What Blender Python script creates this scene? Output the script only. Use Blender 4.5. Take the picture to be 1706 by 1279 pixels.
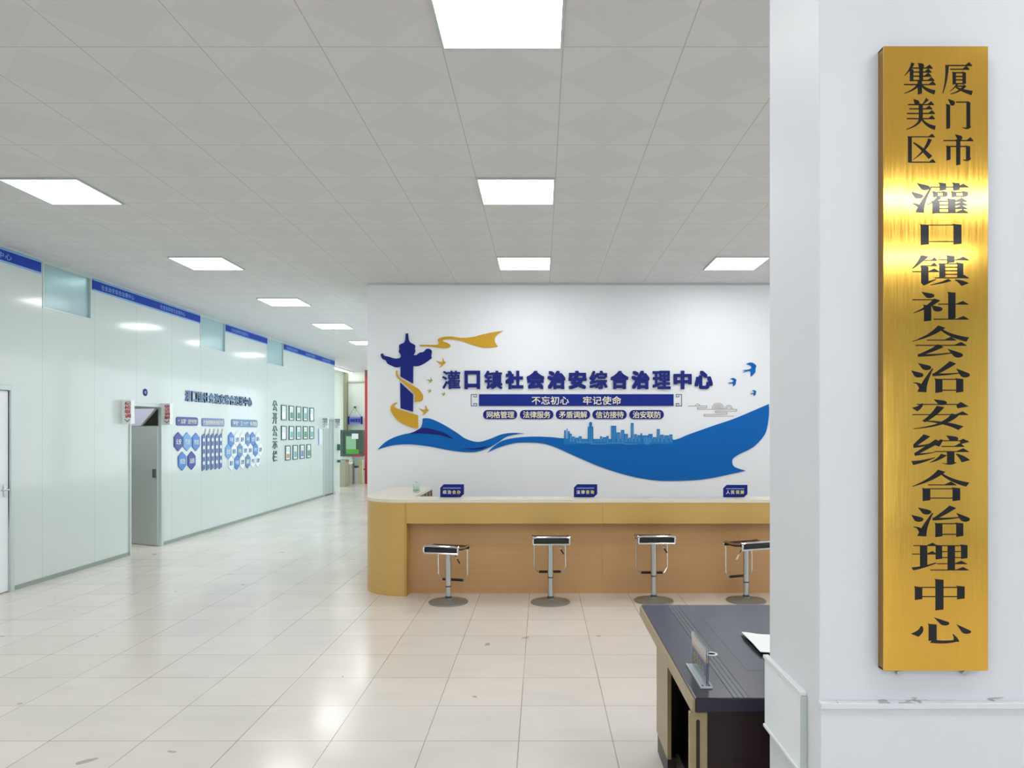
import bpy, bmesh, math, random
from mathutils import Vector, Matrix
from mathutils.geometry import tessellate_polygon
random.seed(7)
S = bpy.context.scene
C = S.collection
for o in list(bpy.data.objects): bpy.data.objects.remove(o)

# ---------------------------------------------------------------- camera, world, exposure
EYE, F, VX, VY = 1.65, 1195.0, 902.0, 717.0      # eye height, focal length (px), vanishing point (px)
cd = bpy.data.cameras.new('camera'); cam = bpy.data.objects.new('camera', cd); C.objects.link(cam)
cam.location = (0, 0, EYE); cam.rotation_euler = (math.pi/2, 0, 0)
cd.sensor_fit = 'HORIZONTAL'; cd.sensor_width = 36; cd.lens = F/1706*36
cd.shift_x = -(VX-853)/1706; cd.shift_y = (VY-639.5)/1706; cd.clip_start = .05
S.camera = cam
W = bpy.data.worlds.new('world'); S.world = W; W.use_nodes = True
bg = W.node_tree.nodes['Background']; bg.inputs[0].default_value = (.86, .93, 1, 1); bg.inputs[1].default_value = 1.35
S.view_settings.view_transform = 'Standard'; S.view_settings.look = 'None'
S.view_settings.exposure = 0.64; S.view_settings.gamma = 1; S.view_settings.use_curve_mapping = False
LAMP = 10.0                                        # emission strength of the ceiling panels
try:
    S.cycles.use_denoising = True; S.cycles.max_bounces = 10; S.cycles.diffuse_bounces = 6
    S.cycles.caustics_reflective = False; S.cycles.sample_clamp_indirect = 8
except Exception: pass

# ---------------------------------------------------------------- materials
def lin(c): return tuple(((v/255+.055)/1.055)**2.4 if v > 10 else v/255/12.92 for v in c)+(1,)
def mat(name, col, rough=.5, metal=0., emit=0., trans=0., spec=.5, coat=0., ior=1.5):
    m = bpy.data.materials.new(name); m.use_nodes = True
    p = m.node_tree.nodes['Principled BSDF']; I = p.inputs
    I['Base Color'].default_value = lin(col); I['Roughness'].default_value = rough
    I['Metallic'].default_value = metal; I['Transmission Weight'].default_value = trans
    I['Specular IOR Level'].default_value = spec; I['Coat Weight'].default_value = coat; I['IOR'].default_value = ior
    I['Coat Roughness'].default_value = .08
    if emit: I['Emission Color'].default_value = lin(col); I['Emission Strength'].default_value = emit
    return m
class NT:
    def __init__(s, m): s.t = m.node_tree; s.p = s.t.nodes['Principled BSDF']
    def new(s, typ, **k):
        n = s.t.nodes.new(typ)
        for a, v in k.items(): setattr(n, a, v)
        return n
    def link(s, a, b): s.t.links.new(a, b)
    def val(s, x, sock):
        if isinstance(x, (int, float)): sock.default_value = x
        else: s.link(x, sock)
    def math(s, op, a, b=0., c=0.):
        n = s.new('ShaderNodeMath', operation=op)
        s.val(a, n.inputs[0]); s.val(b, n.inputs[1]); s.val(c, n.inputs[2]); return n.outputs[0]
    def coords(s):
        tc = s.new('ShaderNodeTexCoord'); sp = s.new('ShaderNodeSeparateXYZ')
        s.link(tc.outputs['Object'], sp.inputs[0]); return tc.outputs['Object'], sp.outputs
    def noise(s, vec, scale, detail=3, stretch=None):
        if stretch:
            mp = s.new('ShaderNodeMapping'); mp.inputs['Scale'].default_value = stretch; s.link(vec, mp.inputs[0]); vec = mp.outputs[0]
        n = s.new('ShaderNodeTexNoise'); n.inputs['Scale'].default_value = scale; n.inputs['Detail'].default_value = detail
        s.link(vec, n.inputs['Vector']); return n.outputs['Fac']
    def mix(s, f, a, b):
        n = s.new('ShaderNodeMix', data_type='RGBA'); s.val(f, n.inputs[0])
        for x, k in ((a, 6), (b, 7)):
            if isinstance(x, tuple): n.inputs[k].default_value = x
            else: s.link(x, n.inputs[k])
        return n.outputs[2]
    def edge(s, x, off, pitch, width):          # 1 on a line every pitch
        f = s.math('FRACT', s.math('DIVIDE', s.math('SUBTRACT', x, off-100*pitch), pitch))
        d = s.math('MINIMUM', f, s.math('SUBTRACT', 1., f))
        return s.math('LESS_THAN', d, width/2/pitch)
    def cell(s, x, off, pitch): return s.math('FLOOR', s.math('DIVIDE', s.math('SUBTRACT', x, off), pitch))
    def bump(s, h, strength, dist=.002):
        b = s.new('ShaderNodeBump'); b.inputs['Strength'].default_value = strength; b.inputs['Distance'].default_value = dist
        s.link(h, b.inputs['Height']); s.link(b.outputs[0], s.p.inputs['Normal'])

# polished floor tiles
m_floor = mat('floor_tile', (222, 217, 211), .13, spec=.5); n = NT(m_floor); v, xyz = n.coords()
gx = n.edge(xyz[0], -.12, .4995, .005); gy = n.edge(xyz[1], 3.814, .489, .005)
grout = n.math('MAXIMUM', gx, gy)
cmb = n.new('ShaderNodeCombineXYZ'); n.link(n.cell(xyz[0], -.12, .4995), cmb.inputs[0]); n.link(n.cell(xyz[1], 3.814, .489), cmb.inputs[1])
wn = n.new('ShaderNodeTexWhiteNoise', noise_dimensions='3D'); n.link(cmb.outputs[0], wn.inputs[0])
cl = n.noise(v, 2.2, 5, (1, 2.5, 1))
base = n.mix(wn.outputs[0], lin((219, 213, 205)), lin((226, 219, 211)))
base = n.mix(n.math('MULTIPLY', n.math('SUBTRACT', cl, .45), 1.2), base, lin((206, 203, 194)))
dirt = n.math('GREATER_THAN', n.noise(v, 5.5, 2), .735)
base = n.mix(n.math('MULTIPLY', dirt, .6), base, lin((140, 128, 105)))
gn = n.noise(v, 1.7, 3); gf = n.math('MULTIPLY', grout, n.math('MULTIPLY_ADD', gn, 1.3, .0))
base = n.mix(gf, base, lin((128, 115, 92)))
n.link(base, n.p.inputs['Base Color'])
n.link(n.math('MULTIPLY_ADD', n.noise(v, 1.3, 4), .2, .09), n.p.inputs['Roughness'])
n.bump(n.math('SUBTRACT', n.noise(v, 1.1, 2), n.math('MULTIPLY', grout, .3)), .35, .004)

# ceiling tiles with pressed diamonds
m_ceil = mat('ceiling_tile', (206, 207, 207), .55, spec=.3); n = NT(m_ceil); v, xyz = n.coords()
PX, PY, CX0, CY0 = .59, .6017, -.485, 3.497
line = n.math('MAXIMUM', n.edge(xyz[0], CX0, PX, .006), n.edge(xyz[1], CY0, PY, .006))
def tri(x, off, pitch):
    f = n.math('FRACT', n.math('DIVIDE', n.math('SUBTRACT', x, off-100*pitch), pitch))
    return n.math('ABSOLUTE', n.math('SUBTRACT', f, .5))
dsum = n.math('ADD', tri(xyz[0], CX0, PX), tri(xyz[1], CY0, PY))
dia = n.math('SMOOTH_MIN', n.math('MULTIPLY', n.math('ABSOLUTE', n.math('SUBTRACT', dsum, .5)), 2.), 1., .2)
dia2 = n.math('GREATER_THAN', dsum, .5)
base = n.mix(dia2, lin((211, 212, 212)), lin((215, 216, 216)))  # light and dark of the diamond relief put into the colour as two tones
base = n.mix(n.math('MULTIPLY', line, .55), base, lin((150, 148, 136)))
n.link(base, n.p.inputs['Base Color']); n.bump(dia, .25, .003)

def panel_wall(name, col, off, pitch, axis, rough, seam, line_col, w=.006):
    m = mat(name, col, rough, spec=.5); n = NT(m); v, xyz = n.coords()
    e = n.edge(xyz[axis], off, pitch, w)
    base = n.mix(n.math('MULTIPLY', n.noise(v, .9, 3), .35), lin(col), lin(tuple(c-9 for c in col)))
    n.link(n.mix(n.math('MULTIPLY', e, seam), base, lin(line_col)), n.p.inputs['Base Color'])
    n.bump(n.math('SUBTRACT', 1., e), .25, .003); return m
m_wall_l = panel_wall('white_sandwich_panel', (208, 219, 217), 7.83, .915, 1, .11, .5, (150, 165, 162))
m_wall_w = mat('white_paint', (226, 231, 234), .55); n = NT(m_wall_w); v, _ = n.coords()
n.link(n.mix(n.noise(v, 1.2, 3), lin((236, 242, 248)), lin((240, 244, 249))), n.p.inputs['Base Color'])
m_pillar = mat('pillar_paint', (226, 227, 231), .5); n = NT(m_pillar); v, xyz = n.coords()
st = n.math('GREATER_THAN', n.noise(v, 9, 4, (1.2, 1, 6)), .56)
band = n.math('LESS_THAN', n.math('ABSOLUTE', n.math('SUBTRACT', xyz[2], .947)), .004)
n.link(n.mix(n.math('MULTIPLY', n.math('MULTIPLY', n.math('MULTIPLY', st, band), n.math('LESS_THAN', xyz[1], 1.8805)), .7), n.mix(n.noise(v, 2.5, 3), lin((220, 225, 233)), lin((228, 229, 234))), lin((150, 146, 140))), n.p.inputs['Base Color'])
m_far = mat('far_wall_paint', (226, 236, 226), .6)
m_white = mat('white_plastic', (232, 236, 236), .35)
m_alu = mat('painted_aluminium', (196, 208, 207), .3, .2)
m_dgrey = mat('dark_grey', (75, 80, 82), .45)
m_black = mat('black_plastic', (22, 22, 24), .4)
m_leather = mat('black_leather', (18, 20, 22), .38)
m_chrome = mat('chrome', (214, 218, 222), .09, 1)
m_brushed = mat('brushed_steel', (190, 194, 196), .22, 1)
m_basest = mat('stool_base_steel', (150, 150, 142), .42, .55)
m_gdoor = mat('grey_green_door', (174, 186, 184), .35)
m_navy = mat('navy_acrylic', (28, 40, 128), .5, spec=.2)
m_blue = mat('blue_acrylic', (0, 102, 186), .5, spec=.2)
m_bluedeep = mat('deep_navy_acrylic', (24, 32, 122), .5, spec=.2)
m_sky = mat('mid_blue_acrylic', (20, 124, 196), .5, spec=.2)
m_gold = mat('gold_acrylic', (206, 160, 24), .35)
m_olivebird = mat('olive_acrylic', (170, 160, 70), .35)
m_cloud = mat('cloud_line', (188, 176, 172), .5)
m_cream = mat('cream_lettering', (240, 236, 208), .4)
m_yellow = mat('yellow_lettering', (232, 224, 120), .4)
m_lightblue = mat('light_blue_trim', (128, 178, 228), .35)
m_band = mat('royal_blue_band', (28, 62, 168), .5, spec=.2)
m_red = mat('red_lettering', (190, 40, 60), .4)
m_redpipe = mat('red_pipe_paint', (192, 28, 44), .35)
m_silverlett = mat('blue_grey_lettering', (104, 134, 168), .35)
m_hexa = mat('hexagon_navy', (36, 56, 150), .3)
m_hexb = mat('hexagon_blue', (62, 122, 200), .3)
m_hexc = mat('hexagon_light_blue', (100, 158, 214), .3)
m_hexw = mat('hexagon_white', (226, 234, 236), .3)
m_strip = mat('banner_slate_blue', (76, 104, 160), .35)
m_pillb = mat('pill_violet_blue', (110, 128, 186), .3)
m_pillc = mat('pill_teal_blue', (78, 128, 178), .3)
m_frame = mat('dark_green_frame', (58, 104, 104), .4)
m_paper = mat('paper', (238, 244, 244), .6)
m_greenpic = mat('green_picture', (96, 150, 120), .5)
m_orangepic = mat('orange_picture', (206, 140, 100), .5)
m_tealpic = mat('teal_picture', (120, 180, 176), .5)
m_cabgreen = mat('dark_green_metal', (74, 98, 88), .35)
m_screen = mat('landscape_screen', (150, 196, 160), .2)
m_screen2 = mat('screen_grass', (90, 170, 70), .2)
m_olive = mat('olive_pipe', (138, 140, 112), .5)
m_bin = mat('bin_metal', (176, 176, 158), .35, .3)
m_bindark = mat('bin_side', (112, 112, 106), .4)
m_ypipe = mat('yellow_pipe', (186, 178, 92), .4)
m_purple = mat('hanging_sign_blue', (112, 128, 208), .35)
m_lilac = mat('lilac_wall', (212, 218, 242), .5)
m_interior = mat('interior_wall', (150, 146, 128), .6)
m_brass_side = None
m_lamp = mat('lamp_diffuser', (255, 255, 255), .4, emit=LAMP)
m_glassf = mat('frosted_glass', (176, 212, 217), .22, trans=.2)
m_acr = mat('clear_acrylic', (244, 250, 252), .04, trans=.94, ior=1.3)
m_bottle = mat('clear_bottle', (226, 240, 240), .08, trans=.85, ior=1.2)
m_gel = mat('green_gel_label', (150, 196, 160), .3, trans=.3)
m_tan = mat('tan_edge', (160, 142, 108), .35); n = NT(m_tan); v, _ = n.coords()
n.link(n.mix(n.noise(v, 6, 4, (1, .3, 6)), lin((150, 132, 96)), lin((168, 150, 116))), n.p.inputs['Base Color'])
m_dtop = mat('desk_top_blue_reflection', (34, 30, 48), .22, spec=.5)  # blue of the mural wall's reflection put into the base colour
m_desk = mat('dark_mahogany', (52, 34, 36), .35, spec=.3); n = NT(m_desk); v, _ = n.coords()
n.link(n.mix(n.noise(v, 5, 5, (6, .5, 6)), lin((34, 22, 24)), lin((48, 32, 32))), n.p.inputs['Base Color'])
m_groove = mat('desk_groove', (16, 14, 20), .4)
m_inlay = mat('desk_inlay', (58, 62, 66), .2)
def wood(name, a, b, rough):
    m = mat(name, a, rough); n = NT(m); v, _ = n.coords()
    g = n.noise(v, 4, 6, (.35, .35, 9)); g2 = n.noise(v, 1.1, 2, (.6, .6, 2))
    n.link(n.mix(n.math('MULTIPLY_ADD', g2, .4, n.math('MULTIPLY', g, .6)), lin(a), lin(b)), n.p.inputs['Base Color']); return m
m_wood = wood('light_oak_laminate', (196, 156, 84), (210, 176, 104), .36)
m_wood2 = wood('oak_panel_laminate', (188, 142, 94), (204, 164, 114), .4)
m_woodedge = mat('oak_edge_band', (196, 152, 78), .35)
m_top = mat('cream_worktop', (226, 220, 202), .25)
m_shelf = wood('brown_shelf_wood', (120, 96, 66), (146, 120, 84), .5)
m_brass = mat('brushed_brass', (214, 164, 66), .17, 1); n = NT(m_brass); v, _ = n.coords()
sk = n.noise(v, 30, 4, (8, 1, .25))
n.link(n.math('MULTIPLY_ADD', sk, .10, .05), n.p.inputs['Roughness']); n.bump(n.noise(v, 3, 2, (2.5, 1, .8)), .06, .01)
n.link(n.mix(sk, lin((236, 184, 74)), lin((246, 198, 96))), n.p.inputs['Base Color'])
m_brass_side = mat('dull_brass_edge', (176, 134, 72), .4, 1)
m_ink = mat('black_gloss_enamel', (14, 14, 18), .1)

# ---------------------------------------------------------------- mesh helpers
def obj(name, bm, m, parent=None, smooth=False, bevel=0.):
    if bevel:
        bmesh.ops.remove_doubles(bm, verts=bm.verts, dist=1e-6)
    bmesh.ops.recalc_face_normals(bm, faces=bm.faces)
    me = bpy.data.meshes.new(name); bm.to_mesh(me); bm.free()
    if m: me.materials.append(m)
    if smooth:
        for p in me.polygons: p.use_smooth = True
    o = bpy.data.objects.new(name, me); C.objects.link(o)
    if bevel:
        md = o.modifiers.new('bevel', 'BEVEL'); md.width = bevel; md.segments = 2; md.limit_method = 'ANGLE'
    if smooth:
        md = o.modifiers.new('split', 'EDGE_SPLIT'); md.split_angle = math.radians(40)
    if parent: o.parent = parent
    return o
def tag(o, label, cat, group=None, kind=None):
    if label: o['label'] = label
    if cat: o['category'] = cat
    if group: o['group'] = group
    if kind: o['kind'] = kind
    return o
def thing(name, label, cat, loc=(0, 0, 0), rz=0., group=None):
    o = bpy.data.objects.new(name, None); C.objects.link(o); o.empty_display_size = .1
    o.location = loc; o.rotation_euler = (0, 0, rz); return tag(o, label, cat, group)
def struct(name, bm, m, label=None, **k): 
    o = obj(name, bm, m, **k); o['kind'] = 'structure'
    o['label'] = label; o['category'] = name.split('_')[0]; return o
def local(root, p): return root.matrix_basis.inverted() @ Vector(p)
def box(bm, a, b):
    x0, y0, z0 = (min(p, q) for p, q in zip(a, b)); x1, y1, z1 = (max(p, q) for p, q in zip(a, b))
    v = [bm.verts.new(p) for p in ((x0,y0,z0),(x1,y0,z0),(x1,y1,z0),(x0,y1,z0),(x0,y0,z1),(x1,y0,z1),(x1,y1,z1),(x0,y1,z1))]
    for f in ((0,3,2,1),(4,5,6,7),(0,1,5,4),(1,2,6,5),(2,3,7,6),(3,0,4,7)): bm.faces.new([v[i] for i in f])
def B(*boxes):
    bm = bmesh.new()
    for a, b in boxes: box(bm, a, b)
    return bm
def lathe(bm, prof, c=(0, 0, 0), seg=32):
    rings = []
    for r, z in prof:
        rings.append([bm.verts.new((c[0]+r*math.cos(2*math.pi*i/seg), c[1]+r*math.sin(2*math.pi*i/seg), c[2]+z)) for i in range(seg)] if r > 1e-6 else [bm.verts.new((c[0], c[1], c[2]+z))])
    for A, Q in zip(rings, rings[1:]):
        for i in range(seg):
            j = (i+1) % seg
            f = [A[i % len(A)], A[j % len(A)], Q[j % len(Q)], Q[i % len(Q)]]
            u = []
            for w in f:
                if w not in u: u.append(w)
            if len(u) > 2: bm.faces.new(u)
    for R_ in (rings[0], rings[-1]):
        if len(R_) > 2: bm.faces.new(R_)
def tube(bm, pts, r, seg=10, closed=False, flat=1.):
    pts = [Vector(p) for p in pts]; N = len(pts); rings = []
    for i, p in enumerate(pts):
        a = pts[(i-1) % N] if closed or i else p; b = pts[(i+1) % N] if closed or i < N-1 else p
        t = (b-a).normalized(); up = Vector((0, 0, 1)) if abs(t.z) < .9 else Vector((0, 1, 0))
        s = t.cross(up).normalized(); q = s.cross(t)
        rings.append([bm.verts.new(p+s*r*math.cos(2*math.pi*k/seg)+q*r*flat*math.sin(2*math.pi*k/seg)) for k in range(seg)])
    for i in range(N if closed else N-1):
        A, Q = rings[i], rings[(i+1) % N]
        for k in range(seg): bm.faces.new((A[k], A[(k+1) % seg], Q[(k+1) % seg], Q[k]))
    if not closed: bm.faces.new(rings[0]); bm.faces.new(rings[-1])
def T(*a, **k): bm = bmesh.new(); tube(bm, *a, **k); return bm
def smooth(pts, corners=(), closed=True, k=5):
    out = []; N = len(pts)
    for i in range(N if closed else N-1):
        p1, p2 = pts[i], pts[(i+1) % N]
        p0 = pts[i-1] if (i or closed) and i not in corners else p1
        p3 = pts[(i+2) % N] if (closed or i+2 < N) and ((i+1) % N) not in corners else p2
        for s in range(k):
            t = s/k
            out.append(tuple(.5*(2*p1[d]+(p2[d]-p0[d])*t+(2*p0[d]-5*p1[d]+4*p2[d]-p3[d])*t*t+(3*p1[d]-p0[d]-3*p2[d]+p3[d])*t**3) for d in (0, 1)))
    if not closed: out.append(pts[-1])
    return out
class Plane:      # a flat surface in the room: u to the right, v up, n out of it
    def __init__(s, o, r, up, nrm): s.o, s.r, s.u, s.n = Vector(o), Vector(r), Vector(up), Vector(nrm)
    def __call__(s, u, v, n=0.): return s.o+s.r*u+s.u*v+s.n*n
def prism(bm, pts, P, n0, n1):
    N = len(pts)
    a = [bm.verts.new(P(x, y, n1)) for x, y in pts]; b = [bm.verts.new(P(x, y, n0)) for x, y in pts]
    for t in tessellate_polygon([[Vector((x, y, 0)) for x, y in pts]]):
        try: bm.faces.new([a[i] for i in t]); bm.faces.new([b[i] for i in reversed(t)])
        except ValueError: pass
    for i in range(N):
        j = (i+1) % N
        try: bm.faces.new((a[i], a[j], b[j], b[i]))
        except ValueError: pass
_g = {}
def glyph(ch, off=0., res=3):
    if (ch, off) not in _g:
        cu = bpy.data.curves.new('tmp', 'FONT'); cu.body = ch; cu.size = 1; cu.offset = off; cu.extrude = .5; cu.resolution_u = res
        o = bpy.data.objects.new('tmp', cu); C.objects.link(o); bpy.context.view_layer.update()
        me = bpy.data.meshes.new_from_object(o.evaluated_get(bpy.context.evaluated_depsgraph_get()))
        V = [tuple(v.co) for v in me.vertices]; Fc = [tuple(p.vertices) for p in me.polygons]
        bpy.data.objects.remove(o); bpy.data.curves.remove(cu); bpy.data.meshes.remove(me)
        xs = [v[0] for v in V]; ys = [v[1] for v in V]
        _g[(ch, off)] = (V, Fc, (min(xs), max(xs), min(ys), max(ys)))
    return _g[(ch, off)]
def put_glyph(bm, ch, u0, u1, v0, v1, P, n0, n1, off=0., fit=True):
    V, Fc, (a, b, c, d) = glyph(ch)
    if off: a, b, c, d = a-off, b+off, c-off, d+off
    if fit: f = lambda x, y: (u0+(x-a)/(b-a)*(u1-u0), v0+(y-c)/(d-c)*(v1-v0))
    else:   f = lambda x, y: (u0+(x-.04)/.92*(u1-u0), v0+(y+.06)/.92*(v1-v0))
    q8 = [(0, 0)] if not off else [(off*sx, off*sy) for sx, sy in ((1, 1), (1, -1), (-1, 1), (-1, -1))]+([(0, 0), (off, 0), (-off, 0), (0, off), (0, -off)] if off > .02 else [])
    for k, (sx, sy) in enumerate(q8):
        vs = [bm.verts.new(P(*f(x+sx, y+sy), n0 if z < 0 else n1+.00025*k)) for x, y, z in V]
        for q in Fc:
            try: bm.faces.new([vs[i] for i in q])
            except ValueError: pass
def text(s, u0, u1, v0, v1, P, n0, n1, off=0., fill=.9, vert=False):
    bm = bmesh.new(); k = len(s)
    for i, ch in enumerate(s):
        if ch == ' ': continue
        if vert:
            h = (v1-v0)/k; t = v1-h*i; put_glyph(bm, ch, u0, u1, t-h*fill, t, P, n0, n1, off, False)
        else:
            w = (u1-u0)/k; put_glyph(bm, ch, u0+w*i, u0+w*i+w*fill, v0, v1, P, n0, n1, off, False)
    return bm
def rrect(x0, x1, y0, y1, r, k=6):
    out = []
    for cx, cy, a in ((x1-r, y1-r, 0), (x0+r, y1-r, 90), (x0+r, y0+r, 180), (x1-r, y0+r, 270)):
        for i in range(k+1):
            t = math.radians(a+90*i/k); out.append((cx+r*math.cos(t), cy+r*math.sin(t)))
    return out

# ---------------------------------------------------------------- measures of the place (metres)
H = EYE+1.87                        # ceiling height 3.52
XL, YB, YEND, YF = -5.45, 9.12, 18.9, 23.0
PILX, PILY0, PILY1 = .728, 1.88, 2.29
def X(px, Y): return (px-VX)*Y/F
def Z(py, Y): return EYE-(py-VY)*Y/F
def LY(px): return F*XL/(px-VX)     # depth along the left wall
WALLB = Plane((0, YB, 0), (1, 0, 0), (0, 0, 1), (0, -1, 0))
WALLL = Plane((XL, 0, 0), (0, 1, 0), (0, 0, 1), (1, 0, 0))
PILF = Plane((0, PILY0, 0), (1, 0, 0), (0, 0, 1), (0, -1, 0))
def wb(p): return (X(p[0], YB), Z(p[1], YB))
def wl(px, py): y = LY(px); return (y, Z(py, y))

# ---------------------------------------------------------------- setting
YBACK, XR, XBR = -8., 6.6, -9.2
struct('floor', B(((XBR, YBACK, -.1), (XR, YB+.15, 0)), ((XBR, YB+.15, -.1), (X(612, YB)+.12, YF+.2, 0))), m_floor, 'polished beige tiled floor of the hall')
struct('ceiling', B(((XBR, YBACK, H), (XR, YB+.15, H+.1)), ((XBR, YB+.15, H), (X(612, YB)+.12, YF+.2, H+.1))), m_ceil, 'pale grey tiled suspended ceiling')
D2a, D2b, D2top = LY(214.5), LY(268), 2.0            # open doorway
D3a, D3b, D3top = LY(539), LY(555), Z(697, 18.3)     # far doorway
D1a, D1b, D1top = 6.15, LY(15), 2.06                 # closed door
wins = [(7.835, 8.68), (11.45, 12.36), (14.25, 15.15)]
WZ0, WZ1 = 2.985, 3.5
bm = bmesh.new()
cuts = sorted({YBACK, YEND, D1a, D1b, D2a, D2b, D3a, D3b} | {w for p in wins for w in p})
for a, b in zip(cuts, cuts[1:]):
    mid = (a+b)/2; holes = []
    for d0, d1, t in ((D1a, D1b, D1top), (D2a, D2b, D2top), (D3a, D3b, D3top)):
        if d0 < mid < d1: holes.append((0, t))
    for w0, w1 in wins:
        if w0 < mid < w1: holes.append((WZ0, WZ1))
    z = 0.
    for h0, h1 in holes+[(H, H)]:
        if h0 > z+1e-4: box(bm, (XL-.06, a, z), (XL, b, h0))
        z = h1
struct('wall_left', bm, m_wall_l, 'glossy white panel wall along the left side')
struct('wall_back', B(((X(612, YB), YB, 0), (XR, YB+.15, H))), m_wall_w, 'white wall carrying the blue mural behind the counter')
struct('wall_far', B(((XBR, YF, 0), (X(612, YB)+.12, YF+.15, H))), m_far, 'pale green-white wall at the far end of the corridor')
struct('wall_right', B(((XR, YBACK, 0), (XR+.15, 2.5, H)), ((XR, 2.5, 0), (XR+.15, YB, 1.3)), ((XR, 2.5, 2.7), (XR+.15, YB, H)), ((XR, 8.9, 1.3), (XR+.15, YB+.15, 2.7)), *[((XR+.03, 2.5+1.6*k-.03, 1.3), (XR+.1, 2.5+1.6*k+.03, 2.7)) for k in range(1, 4)]), m_wall_w, 'white wall on the right side of the hall')  # window openings added out of view to spread daylight over the left wall
struct('wall_rear', B(((XBR, YBACK-.15, 0), (-3.4, YBACK, H)), ((-3.4, YBACK-.15, 2.6), (5.5, YBACK, H)), ((5.5, YBACK-.15, 0), (XR, YBACK, H))), m_wall_w, 'white wall with an added daylight opening behind the viewpoint')  # opening added out of view, sized to bring daylight in from behind
struct('door_added', B(*[((-3.36+1.64*k-.04, YBACK-.1, 0), (-3.36+1.64*k+.04, YBACK-.02, 2.6)) for k in range(6)], ((-3.4, YBACK-.1, 2.1), (5.5, YBACK-.02, 2.18))), m_alu, 'white posts of the added daylight opening behind the viewpoint')
struct('wall_partition', B(((XBR, YEND-.1, 0), (XL-.06, YEND, H))), m_far, 'unseen partition added to keep bay daylight out of the side rooms')  # added out of view to stop bay daylight leaking into the rooms
struct('wall_outer', B(((XBR-.15, YBACK, 0), (XBR, YEND+.3, H)), ((XBR-.15, YEND+.3, 2.9), (XBR, YF, H)), ((XBR-.15, YEND+.3, 0), (XBR, YF, .5))), m_far, 'wall of the rooms behind the left panels')  # gap at the side bay added to throw daylight on the far end
xc = X(612, YB)
struct('wall_corridor', B(((xc, YB+.15, 0), (xc+.12, YF, .7)), ((xc, YB+.15, 2.9), (xc+.12, YF, H)), *[((xc, y0, .7), (xc+.12, y1, 2.9)) for y0, y1 in ((YB+.15, 10.0), (12.9, 13.2), (16.1, 16.4), (19.3, 19.6), (22.5, YF))]), m_far, 'corridor wall behind the mural wall')  # openings added out of view so daylight reaches the far left wall
struct('baseboard_left', B(*[((XL, a, 0), (XL+.012, b, .045)) for a, b in ((YBACK, D1a-.06), (D1b+.06, D2a), (D2b+.03, D3a-.03), (D3b, YEND))]), mat('grey_green_rail', (150, 164, 156), .4, .3), 'grey metal floor rail along the left wall')
struct('trim_1', B(((XL, YBACK, H-.022), (XL+.014, YEND, H))), m_alu, 'aluminium trim along the top of the left wall')
struct('trim_2', B(((X(612, YB), YB-.02, H-.022), (XR, YB, H))), m_alu, 'aluminium trim where the mural wall meets the ceiling')
# pillar with its plinth
struct('wall_pillar', B(((PILX, PILY0, 0), (2.6, PILY1, H))), m_pillar, 'white square pillar at right carrying the brass plaque', bevel=.004)
struct('trim_3', B(((PILX-.001, PILY0-.012, 0), (2.6, PILY0, .927)), ((PILX-.004, PILY0-.022, .927), (2.6, PILY0, .944))), m_pillar, 'white dado ledge on the front of the pillar', bevel=.003)

# transom windows
for i, (a, b) in enumerate(wins):
    w = thing('window_%d' % (i+1), ['glazed transom nearest the camera at the top of the left wall', 'middle glazed transom at the top of the left wall', 'farthest glazed transom at the top of the left wall'][i], 'window', (XL, a, WZ0)); w['kind'] = 'structure'
    L = b-a; h = WZ1-WZ0; t = .018
    obj('window_frame', B(((-.06, 0, 0), (.006, t, h)), ((-.06, L-t, 0), (.006, L, h)), ((-.06, t, 0), (.006, L-t, t)), ((-.06, t, h-t), (.006, L-t, h))), m_alu, w)
    obj('pane', B(((-.03, t, t), (-.022, L-t, h-t))), m_glassf, w)

# doors
d = thing('door_1', 'closed white panel door at the left edge of the left wall', 'door', (XL, D1a, 0)); d['kind'] = 'structure'
L = D1b-D1a
obj('door_frame', B(((-.05, -.05, 0), (.022, 0, D1top+.05)), ((-.05, L, 0), (.022, L+.05, D1top+.05)), ((-.05, 0, D1top), (.022, L, D1top+.05))), m_alu, d, bevel=.003)
lf = obj('door_leaf', B(((-.045, .006, .012), (-.005, L-.006, D1top-.006))), m_wall_w, d)
bm = B(((-.005, L-.075, .98), (.003, L-.045, 1.1))); tube(bm, [(.0, L-.06, 1.05), (.045, L-.06, 1.05), (.045, L-.16, 1.05)], .009)
obj('lock', bm, m_brushed, lf)

d = thing('door_2', 'open doorway with grey door leaf between two small red lettered signs', 'door', (XL, D2a, 0)); d['kind'] = 'structure'
L = D2b-D2a
obj('door_frame', B(((-.09, 0, 0), (.02, .03, D2top)), ((-.06, L-.02, 0), (.02, L+.035, D2top+.035)), ((-.09, .03, D2top-.02), (.02, L-.02, D2top+.02))), m_alu, d, bevel=.003)
a = Vector((-.02, L-.03, 0)); dirv = Vector((-.58, .26, 0)).normalized(); nv = Vector((-dirv.y, dirv.x, 0))
if nv.y > 0: nv = -nv
LEAF = Plane(a+nv*.02, -dirv, (0, 0, 1), nv)         # u runs from the free end (-) to the hinge (0)
LW, LH = .60, 1.71
bm = bmesh.new(); prism(bm, [(-LW, .01), (0, .01), (0, LH), (-LW, LH)], LEAF, -.04, 0)
lf = obj('door_leaf', bm, m_gdoor, d)
bm = bmesh.new(); prism(bm, rrect(-.06, -.025, .98, 1.1, .008), LEAF, 0, .03); obj('lock', bm, m_dgrey, lf)
bm = bmesh.new(); prism(bm, [(-LW-.1, LH+.01), (-.33, LH+.01), (-.05, D2top-.035), (-LW-.1, D2top-.035)], LEAF, -.03, -.01)
obj('upper_panel', bm, m_lilac, d)['label'] = 'lilac upper panel'
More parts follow.
